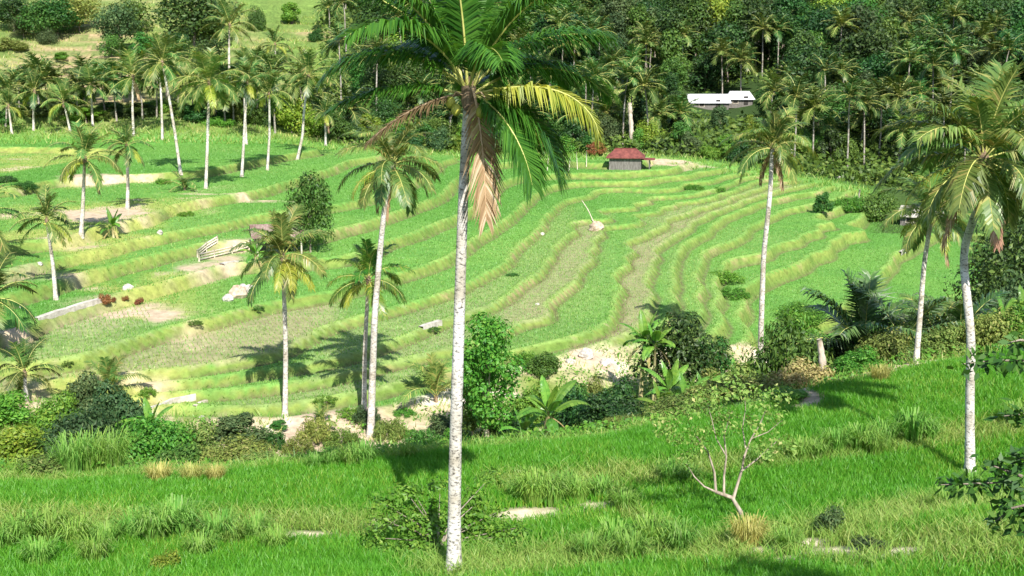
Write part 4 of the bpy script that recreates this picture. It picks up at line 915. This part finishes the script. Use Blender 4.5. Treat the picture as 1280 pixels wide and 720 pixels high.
# dead trunks
def snag(label, pathpx, d, r0, r1, mat, name='dead_trunk', br=()):
    b = spot(pathpx[0][0], d) if d else hit(*pathpx[0]); d = b[1]
    P = [np.array([0,0,-.2])]+[at_d(u, v, d)-b for u, v in pathpx[1:]]
    o = put(name, trunk_mb(P, r0, r1, 9, 1.3, 4, .12).mesh('trunk', mat, True), None, tuple(b), label=label, cat='dead tree'); return o
snag('broken brown stump at the corner of the right-hand field', [(1029,474),(1028,450),(1026,436),(1024,424)], 57, .24, .12, M_pbark)
snag('pale bare trunk standing behind the red-roofed hut', [(791,194),(789,160),(787,128)], 184, .42, .28, M_pbark)
snag('white leaning dead pole above the brown rubble on the paddy rim', [(744,280),(735,262),(727,250)], None, .065, .04, M_bamb, 'leaning_pole')
# ------------------------------------------------------------------ crooked small tree in the near field
def crooked():
    b = hit(929, 652); d = b[1]; o = thing('crooked_tree', 'small crooked tree with sparse yellow-green leaves in the near field', 'tree', b)
    A = lambda u, v, dy=0: at_d(u, v, d+dy)-b
    mb = MB(); tips = []
    def br(pl, r0, r1): mb.tube([A(*p) for p in pl], np.linspace(r0, r1, len(pl))*.72, 7)
    br([(931,660),(926,640),(915,622),(895,615)], .11, .075)
    br([(916,625),(922,605),(928,585),(930,570)], .07, .045); br([(895,615),(893,590),(885,565),(870,545)], .06, .025); br([(895,615),(880,608),(868,596),(858,580)], .05, .02)
    br([(905,618),(905,595),(908,570),(905,545),(912,520)], .055, .02); br([(930,572),(938,550),(950,530),(958,510)], .045, .02); br([(928,588),(945,575),(962,560),(975,548)], .04, .018)
    br([(908,570),(895,548),(890,525),(884,505)], .03, .012); br([(932,560),(928,535),(932,510),(930,490)], .03, .012); br([(940,548),(960,540),(978,525)], .025, .012)
    put('trunk', mb.mesh('trunk', M_tbark, True), o)
    q = np.random.RandomState(9); lb = []
    for u, v in ((870,540),(858,575),(850,555),(845,530),(884,502),(890,530),(912,516),(905,540),(930,486),(945,505),(960,505),(978,522),(977,548),(955,535),(930,520),(868,515),(900,495),(975,500),(960,575),(985,560),(840,545),(875,560),(950,560),(915,500),(862,498),(880,485),(910,480),(948,485),(835,520)):
        c = A(u+q.randint(-6, 7), v+q.randint(-6, 7), q.randn()*.8); s = .26+.16*q.rand(); lb.append((*c, s*1.2, s*1.2, s*.8))
    V, T = leaf_cloud(lb, 2200, .062, 10, shell=(.2,1.15)); put('foliage', mesh_np('foliage', V, T, FOL['pale']), o)
crooked()
# leafy sapling bush left of the tallest trunk
def sapling():
    b = hit(545, 700); b = spot(548, b[1]+1.0); d = b[1]; o = thing('sapling', 'spreading green sapling around the foot of the tallest palm', 'shrub', b)
    A = lambda u, v, dy=0: at_d(u, v, d+dy)-b
    q = np.random.RandomState(12); mb = MB(); lb = []
    for u, v, dy in ((465,672,-.2),(475,650,0),(490,690,-.6),(500,640,.6),(515,680,-.5),(520,620,.9),(530,655,.2),(545,640,.8),(540,690,-.8),(560,665,1.0),(590,690,.3),(600,655,.9),(615,690,-.3),(630,670,.6),(622,640,1.2),(645,660,1.0),(600,625,1.3),(575,640,1.4),(505,612,.9),(640,690,0),(480,630,.4),(550,612,1.4),(610,600,1.6)):
        e = A(u, v, dy); mb.tube([(0,0,-.1), e*np.array([.35,.35,.5])+np.array([0,0,.1]), e], (.03,.02,.008), 5)
        for t in (.55, .75, 1.0, 1.05): c = e*t+q.randn(3)*.08; s = .26+.16*q.rand(); lb.append((c[0], c[1], max(c[2], .1), s*1.3, s*1.1, s*.55))
    put('stem', mb.mesh('stem', M_bark, True), o)
    V, T = leaf_cloud(lb, 6500, .068, 13, up=1.0, shell=(.2,1.1)); put('foliage', mesh_np('foliage', V, T, FOL['bright']), o)
sapling()
# tree at the right edge whose branches reach into view
def edge_tree():
    d = 16.0; b = spot(1455, d); o = thing('overhanging_tree', 'leafy branches reaching in from a tree beyond the right edge', 'tree', b)
    A = lambda u, v, dy=0: at_d(u, v, d+dy)-b
    mb = MB(); q = np.random.RandomState(15)
    mb.tube([(0,0,-.3), A(1450,700), A(1445,560), A(1450,420), A(1455,300)], (.16,.13,.11,.08,.05), 9)
    Bs = [[(1448,470),(1370,446),(1290,452),(1245,450),(1203,455)],[(1446,540),(1360,520),(1295,516),(1255,520)],[(1446,650),(1370,600),(1290,602),(1230,604),(1176,606)],[(1370,600),(1310,625),(1265,635),(1240,655)],
          [(1370,600),(1320,580),(1285,572),(1262,578)],[(1370,446),(1310,430),(1275,425),(1262,428)],[(1300,604),(1262,590),(1235,580)],[(1340,612),(1300,650),(1262,640)],[(1446,600),(1340,590),(1300,630),(1278,668)]]
    V = []; T = []
    for pl in Bs:
        P = np.array([A(*p, dy=q.randn()*.12) for p in pl]); mb.tube(P, np.linspace(.035, .006, len(P)), 6)
        cl = np.r_[0, np.cumsum(np.linalg.norm(np.diff(P, axis=0), axis=1))]; Lt = cl[-1]
        for i in range(int(60*Lt)):
            t = Lt*(.3+.7*q.rand()); p = np.array([np.interp(t, cl, P[:, j]) for j in range(3)])+q.randn(3)*np.array([.07,.12,.06])
            a = q.randn(3); a[2] -= .3; a[0] -= .4; a /= np.linalg.norm(a); n_ = np.array([0,-.2,1.])+q.randn(3)*.55; w_ = np.cross(a, n_); w_ /= np.linalg.norm(w_); L_ = .13+.08*q.rand()
            k = len(V); V += [p, p+a*L_*.45+w_*L_*.24, p+a*L_, p+a*L_*.45-w_*L_*.24]; T += [(k,k+1,k+2),(k,k+2,k+3)]
    put('trunk', mb.mesh('trunk', M_bark, True), o); put('foliage', mesh_np('foliage', np.array(V), np.array(T), FOL['mid']), o)
    top = A(1470, 300); lb = [(top[0]+.8+.9*q.randn()*.6, top[1]+.9*q.randn(), top[2]+.2+1.3*q.rand(), .5+.25*q.rand(), .5, .45) for _ in range(16)]
    V, T = leaf_cloud(lb, 2600, .09, 16, shell=(.3,1.1)); put('crown', mesh_np('crown', V, T, FOL['mid']), o)
edge_tree()

# ------------------------------------------------------------------ grass clumps in the near fields
def clump_mesh(n, h, sp, seed, mat, w=.042):
    r = np.random.RandomState(seed); V = []; T = []
    for i in range(n):
        a = r.rand()*2*pi; b0 = np.array([cos(a), sin(a), 0])*sp*.35*r.rand()**.5; la = a+r.randn()*.6; hh = h*(.55+.5*r.rand()); ln = hh*(.2+.75*r.rand())
        dirv = np.array([cos(la), sin(la), 0]); wv = np.array([-sin(la), cos(la), 0])*w*.5; k = len(V)
        p1 = b0+dirv*ln*.25+np.array([0,0,hh*.6]); p2 = b0+dirv*ln*.6+np.array([0,0,hh*.95]); p3 = b0+dirv*ln+np.array([0,0,hh*(1.0-.35*r.rand())])
        V += [b0-wv, b0+wv, p1-wv, p1+wv, p2-wv*.7, p2+wv*.7, p3]; T += [(k,k+1,k+3),(k,k+3,k+2),(k+2,k+3,k+5),(k+2,k+5,k+4),(k+4,k+5,k+6)]
    return mesh_np('blades', np.array(V), np.array(T), mat)
CM = [clump_mesh(220, .95, .9, i, M_clump) for i in range(3)]; CD = clump_mesh(380, .75, .9, 9, M_drygr, .02)
CL = [(30,684,1.1,'left corner of the near field'),(62,680,1.2,'second from the left on the lower bund'),(95,684,1.0,'right of the two left-corner clumps'),(8,690,.9,'cut by the left edge on the lower bund'),(195,680,1.2,'left of the paired clumps on the lower bund'),(222,672,1.3,'tallest of the paired clumps on the lower bund'),
 (272,682,1.1,'beside the small yellow bush'),(290,684,.8,'right of the clump beside the small yellow bush'),(135,686,.8,'lone in the lower bund gap'),(668,630,1.2,'behind the pale soil patch'),(690,632,1.1,'next to the largest clump behind the pale soil'),(655,628,.9,'left end of the clumps behind the pale soil'),
 (722,628,.9,'right end of the clumps behind the pale soil'),(750,622,.8,'between the soil patch and the crooked tree'),(838,603,.8,'left of the crooked tree on the middle bund'),(862,605,.7,'touching the crooked tree shadow'),
 (1045,567,1.0,'left end of the middle bund on the right field'),(1075,565,1.1,'second on the middle bund of the right field'),(1105,556,1.0,'third on the middle bund of the right field'),(1140,553,1.3,'largest on the middle bund of the right field'),(1160,552,.9,'right end of the middle bund on the right field'),(1000,577,.9,'just right of the crooked tree'),(1020,575,.8,'between the crooked tree and the middle bund'),
 (455,583,1.0,'at the foot of the bent palm'),(440,585,.9,'left of the foot of the bent palm'),(415,585,.8,'at the field rim below the dry bank'),(395,588,.7,'leftmost at the rim below the dry bank'),(510,575,.7,'below the sandy bank by the white stone'),
 (1272,535,1.1,'at the right edge behind the overhanging leaves'),(815,690,1.1,'dark grass in the foreground middle'),(770,690,1.0,'left of the dark grass in the foreground middle'),(850,692,1.0,'right of the dark grass in the foreground middle'),(735,700,.8,'bottom centre by the trunk foot'),(790,702,.9,'front of the dark grass in the foreground middle')]
CL += [(170,676,1.0,'between the lone and the paired clumps on the lower bund'),(320,676,.9,'right part of the lower bund by the tan strip'),(345,690,.8,'in the lower strip right of the small yellow bush'),(250,700,.8,'front strip left of the small yellow bush'),(120,706,.9,'front left strip by the bottom edge'),(50,708,.9,'front left corner by the bottom edge'),
 (705,618,.8,'above the pale soil clumps'),(780,640,.8,'at the step left of the crooked tree'),(950,585,.8,'behind the crooked tree trunk'),(1090,570,.9,'low in front of the middle bund on the right field'),(985,690,.7,'on the left of the dry patch'),(1180,640,.8,'below the white trunk of the shaggy palm'),(1215,612,.7,'right at the foot of the shaggy palm')]
for i, (u, v, sc_, lb) in enumerate(CL): put('grass_clump', CM[i % 3], None, tuple(hit(u, v)), u*.7, sc_*.95, 'tuft of long arching grass, '+lb, 'grass tuft', 'long grass tufts on the bunds')
for u, v, sc_, lb in ((935,682,1.1,'large straw-yellow grass tuft under the crooked tree'),(200,605,1.0,'yellow grass tuft at the far rim of the near field'),(240,604,.9,'yellow grass tuft below the olive shrub'),(270,603,.8,'yellow grass tuft right of its neighbour below the olive shrub'),(1100,478,1.0,'pale grass tuft at the rim of the right field')):
    put('grass_clump', CD, None, tuple(hit(u, v)), u*.7, sc_, lb, 'grass tuft', 'dry grass tufts')
CT = clump_mesh(260, 1.7, 1.2, 19, M_clump, .035)
for u, d, lb in ((115,45.5,'tall pale reed-like grass below the dense bush'),(140,46,'tallest reed-like grass left of the yellow grass'),(92,45,'reed-like grass left of the taller reeds')): put('grass_clump', CT, None, tuple(spot(u, d)), u*.7, 1.0, lb, 'grass tuft', 'reed grass tufts')
bush(3, 208, 716, 44, 'small yellow-leaved bush in the bottom left field', 'lime', None, 1.1)
bush(3, 1040, 668, 40, 'feathery dark weed in the dry patch at lower right', 'grey', None, 1.6)
bush(3, 1085, 690, 50, 'low dark weed on the dry patch at lower right', 'grey', None, .6)
bush(3, 820, 690, 120, 'low dark foliage spreading in the foreground grass', 'mid', None, .35)  # flattened bush laid as a dark patch in the near grass

# ------------------------------------------------------------------ red plants, rocks, posts, path
for i, (u, lb) in enumerate(((131,'largest red-leaved plant by the pale path'),(143,'red-leaved plant right beside the largest one'),(157,'red-leaved plant in the middle of the row'),(175,'red-leaved plant at the right end of the row'))):
    bush(3, u, 381, (17,9,11,13)[i], lb, 'red', None, 1.25, group='red plants along the path', name='red_plant', cat='plant')
def rock_mesh(seed):
    V, T = ball((0,0,.25), (.5,.42,.38), 12, 8, .09, seed); return MB().add(V, T).mesh('rock', M_rub if seed == 3 else M_rock)
RK = [rock_mesh(i) for i in range(4)]
for i, (u, v, wp, lb) in enumerate(((298,372,26,'largest white rock of the rubble above the brown paddy'),(312,366,18,'white rock at the right end of the rubble'),(285,376,16,'white rock at the left end of the rubble'),(304,362,14,'white rock on top of the rubble'),(733,447,22,'big white boulder on the bank above the dark shrub'),(757,457,16,'white boulder right of the biggest one'),
    (713,455,12,'pale boulder left of the biggest one'),(540,573,7,'single white stone at the rim of the near field'),(745,288,20,'brown rubble heap at the foot of the leaning pole'),(200,292,9,'white stone on the terrace beneath the palm row'),(27,385,7,'white stone on the left slope'),(50,330,7,'white stone beside the grey-trunked palm'),
    (170,518,9,'white stone at the corner of the lowest left paddy'),(160,362,14,'pale stone above the bare bank'),(252,522,8,'white block beside the pale pipe'),(1048,223,7,'small white stone at the right end of the top terrace'),(983,192,14,'pale boulder behind the tall right-hand palm crown'),(672,381,6,'tiny white stone on the paddy rim'),(678,293,6,'white stone on the curved rim above the pole'))):
    b = hit(u, v); put('rock', RK[3 if 'brown' in lb else i % 3], None, tuple(b-np.array([0,0,.1])), u, wp/pxm(b), lb, 'rock', 'pale rocks')
def strip(name, label, cat, pl, w, th, mat, kind=None):
    P = np.array([hit(u, v) for u, v in pl]); mb = MB()
    Q_ = []
    for a, b in zip(P[:-1], P[1:]):
        n = max(2, int(np.linalg.norm(b-a)/.6))
        for i in range(n): Q_.append(a+(b-a)*i/n)
    Q_.append(P[-1]); Q_ = np.array(Q_); t = np.gradient(Q_[:, :2], axis=0); t /= np.linalg.norm(t, axis=1)[:, None]; nm = np.c_[-t[:, 1], t[:, 0]]
    V = []; T = []
    for i, p in enumerate(Q_):
        zt = max(gz(*(p[:2]+nm[i]*k)) for k in (-w/2, 0, w/2))+th
        for k, dz in ((-w/2, -th-.3), (-w/2, 0), (w/2, 0), (w/2, -th-.3)): V.append((*(p[:2]+nm[i]*k), zt+dz))
    for i in range(len(Q_)-1):
        for j in range(3):
            a = i*4+j; T += [(a, a+4, a+1), (a+1, a+4, a+5)]
    mb.add(V, T)
    return put(name, mb.mesh(name, mat), None, kind=kind, label=label if not kind else None, cat=cat if not kind else None)
strip('path', None, None, [(44,399),(80,389),(126,375)], .4, .04, M_conc, 'structure')
strip('channel_edge', None, None, [(188,511),(215,503),(245,499)], .22, .04, M_conc, 'structure')
strip('drain_pipe', 'white pipe lying on the lowest left paddy bank', 'pipe', [(243,514),(258,503)], .2, .1, M_bamb)
strip('stone_slab', 'long white slab on the paddy rim left of the tallest trunk', 'slab', [(526,411),(550,404)], .35, .12, M_conc)
strip('stone_slab', 'short white slab on the bund by the lower right paddy', 'slab', [(1125,319),(1136,312)], .3, .15, M_conc)
strip('stone_slab', 'pale slab below the bamboo rails', 'slab', [(277,332),(296,328)], .4, .12, M_conc)
def post(name, label, cat, u, v, hp, r_, mat, lean=0):
    b = hit(u, v); h_ = hp/pxm(b); mb = MB().tube([(0,0,-.2),(lean*.5,0,h_*.5),(lean,0,h_)], (r_*1.1,r_,r_*.85), 8)
    return put(name, mb.mesh(name, mat, True), None, tuple(b), label=label, cat=cat)
post('marker_post', 'white post at the right end of the terraces', 'post', 1071, 263, 26, .14, M_bamb, .25)
for i, u in enumerate((668,676,684,693,701,711,722,733)):
    o = post('bamboo_stake', ('thin pale bamboo stake in the top paddy left of the red-roofed hut'), 'stake', u, 210+(i*5 % 7), 22-(i*3 % 6), .045, M_bamb, .2*((i % 3)-1)); o['group'] = 'bamboo stakes in the top paddy'

# ------------------------------------------------------------------ houses
def gable(w, l, h, over=.4, th=.07, hip=0.0):
    """roof sheet over w (x) by l (y) rising h; hip>0 pulls the ridge ends in"""
    W_, L_ = w/2+over, l/2+over; r_ = W_*(1-hip) if hip else W_
    base = np.array([(-W_,-L_,0),(W_,-L_,0),(W_,L_,0),(-W_,L_,0),(-r_,0,h),(r_,0,h)]); V = np.r_[base, base-np.array([0,0,th])]
    T = [(0,1,5),(0,5,4),(2,3,4),(2,4,5),(1,2,5),(3,0,4)]; T2 = [tuple(i+6 for i in t[::-1]) for t in T]
    E = [(0,1),(1,2),(2,3),(3,0)]; S_ = []
    for a, b in E: S_ += [(a,a+6,b),(b,a+6,b+6)]
    return V, T+T2+S_
def house(name, label, u, v, d, w, l, hw, hr, rz, mats, hip=0, door=True, porch=0):
    b = hit(u, v) if d is None else spot(u, d)
    o = thing(name, label, 'house', b, rz); wm, rm = mats
    mb = MB()
    for c, dd in (((0,-l/2+.06,hw/2-.3),(w,.12,hw+.6)),((0,l/2-.06,hw/2-.3),(w,.12,hw+.6)),((-w/2+.06,0,hw/2-.3),(.12,l-.24,hw+.6)),((w/2-.06,0,hw/2-.3),(.12,l-.24,hw+.6))): mb.box(c, dd)
    put('wall', mb.mesh('wall', wm), o)
    V, T = gable(w, l, hr, .45, .07, hip); put('roof', MB().add(V, T).mesh('roof', rm), o, (0,0,hw+.02))
    put('ridge_cap', MB().box((0,0,hw+hr+.03), (w*(1-hip)+.6 if hip else w+.9, .3, .06)).mesh('ridge_cap', rm), o)
    if door:
        dm = MB().box((w*.22,-l/2-.02,.8), (.8,.06,1.6)); put('door', dm.mesh('door', M_dark), o)
        wn = put('window', MB().box((-w*.22,-l/2-.02,hw*.6), (.9,.05,.6)).mesh('window', M_dark), o)
        fr_ = MB()
        for c, dd in (((0,0,.34),(1.04,.09,.08)),((0,0,-.34),(1.04,.09,.08)),((-.48,0,0),(.08,.09,.6)),((.48,0,0),(.08,.09,.6))): fr_.box(np.array(c)+np.array([-w*.22,-l/2-.03,hw*.6]), dd)
        put('frame', fr_.mesh('frame', M_bamb), wn)
    for i in range(porch):
        put('post', MB().tube([(w/2+1.1, -l/2+.2+i*(l-.4), -.3),(w/2+1.1, -l/2+.2+i*(l-.4), hw*.8)], .06, 7).mesh('post', M_grey, True), o)
    if porch:
        put('porch_roof', MB().add(*gable(1.6, l*.8, .1, .1, .06)).mesh('porch_roof', rm), o, (w/2+.9, 0, hw*.82))
    return o
house('field_hut', 'grey boarded hut with a rusty red hipped roof on the top paddy', 782, 209, None, 4.2, 3.6, 1.3, 1.1, R(-8), (M_grey, M_rust), .45, False, 2)
house('village_house', 'larger white-roofed house among the forest trees', 884, 0, 234, 7.0, 5.0, 1.0, 1.5, R(2), (M_grey, M_zinc))
house('village_house', 'smaller white-roofed house right of the larger one', 924, 0, 235, 4.4, 4.6, 1.0, 1.4, R(-4), (M_grey, M_zinc), .3)
house('roadside_house', 'grey-roofed house half hidden behind palms at the far right', 1150, 0, 158, 4.2, 3.6, 1.2, 1.1, R(-30), (M_grey, M_conc))
def shelter():
    b = spot(348, 97); o = thing('open_shelter', 'open shelter with faded rusty roof behind the yellow-green palm', 'shelter', b, R(15))
    for x_ in (-1.7, 1.7):
        for y_ in (-1.4, 1.4): put('post', MB().tube([(x_,y_,-.5),(x_,y_,1.5)], .07, 7).mesh('post', M_bamb, True), o)
    put('roof', MB().add(*gable(3.6, 3.0, .8, .35, .06)).mesh('roof', M_rust2), o, (0,0,1.5))
    put('wall', MB().box((0,1.42,.5), (3.3,.08,1.7)).mesh('wall', M_grey), o)
    put('bench', MB().box((.3,.6,.5), (2.4,.8,.08)).box((-.7,.6,.1), (.1,.7,.72)).box((1.3,.6,.1), (.1,.7,.72)).mesh('bench', M_bamb), o)
shelter()
def fence(label, pl):
    P = [hit(u, v) for u, v in pl]; b = P[0].copy(); o = thing('bamboo_fence', label, 'fence', b)
    for h_ in (.12, .32, .52): put('rail', MB().tube([p-b+np.array([0,0,h_]) for p in P], .065, 7).mesh('rail', M_bamb, True), o)
    for p in P: put('post', MB().tube([p-b+np.array([0,0,-.3]), p-b+np.array([0,0,.62])], .07, 7).mesh('post', M_bamb, True), o)
fence('lower bleached bamboo fence in front of the shelter', [(249,327),(268,322),(290,317),(312,311),(332,304)])
fence('upper bleached bamboo fence meeting the lower one at its left end', [(247,322),(258,314),(272,306)])

# ------------------------------------------------------------------ light, sky, camera
w = bpy.data.worlds.new('World'); SC.world = w; w.use_nodes = True
nt = w.node_tree; bg = nt.nodes['Background']; sky = nt.nodes.new('ShaderNodeTexSky'); sky.sky_type = 'NISHITA'; sky.sun_disc = False
SUND = np.array([-.19, .71, -.68]); SUND /= np.linalg.norm(SUND)
sky.sun_elevation = math.asin(-SUND[2]); sky.sun_rotation = math.atan2(-SUND[0], -SUND[1]); sky.altitude = 300
nt.links.new(sky.outputs[0], bg.inputs[0]); bg.inputs[1].default_value = .11
ld = bpy.data.lights.new('sun', 'SUN'); ld.energy = 4.6; ld.angle = R(.5); ld.color = (1, .96, .88)
lo = bpy.data.objects.new('sun', ld); COL.objects.link(lo)
import mathutils
lo.rotation_euler = mathutils.Vector(SUND).to_track_quat('-Z', 'Y').to_euler(); lo.location = (10, -30, 60)
cd = bpy.data.cameras.new('camera'); cd.lens = F/1280*36; cd.sensor_width = 36; cd.clip_end = 2000; cd.clip_start = .1
co = bpy.data.objects.new('camera', cd); COL.objects.link(co); co.location = (0, 0, CZ); co.rotation_euler = (pi/2-PIT, 0, 0); SC.camera = co
SC.view_settings.view_transform = 'Standard'; SC.view_settings.look = 'None'; SC.view_settings.exposure = .92; SC.view_settings.gamma = 1
SC.render.engine = 'CYCLES'
cy = SC.cycles; cy.max_bounces = 6; cy.diffuse_bounces = 3; cy.glossy_bounces = 2; cy.transmission_bounces = 4; cy.transparent_max_bounces = 4; cy.caustics_reflective = False; cy.caustics_refractive = False
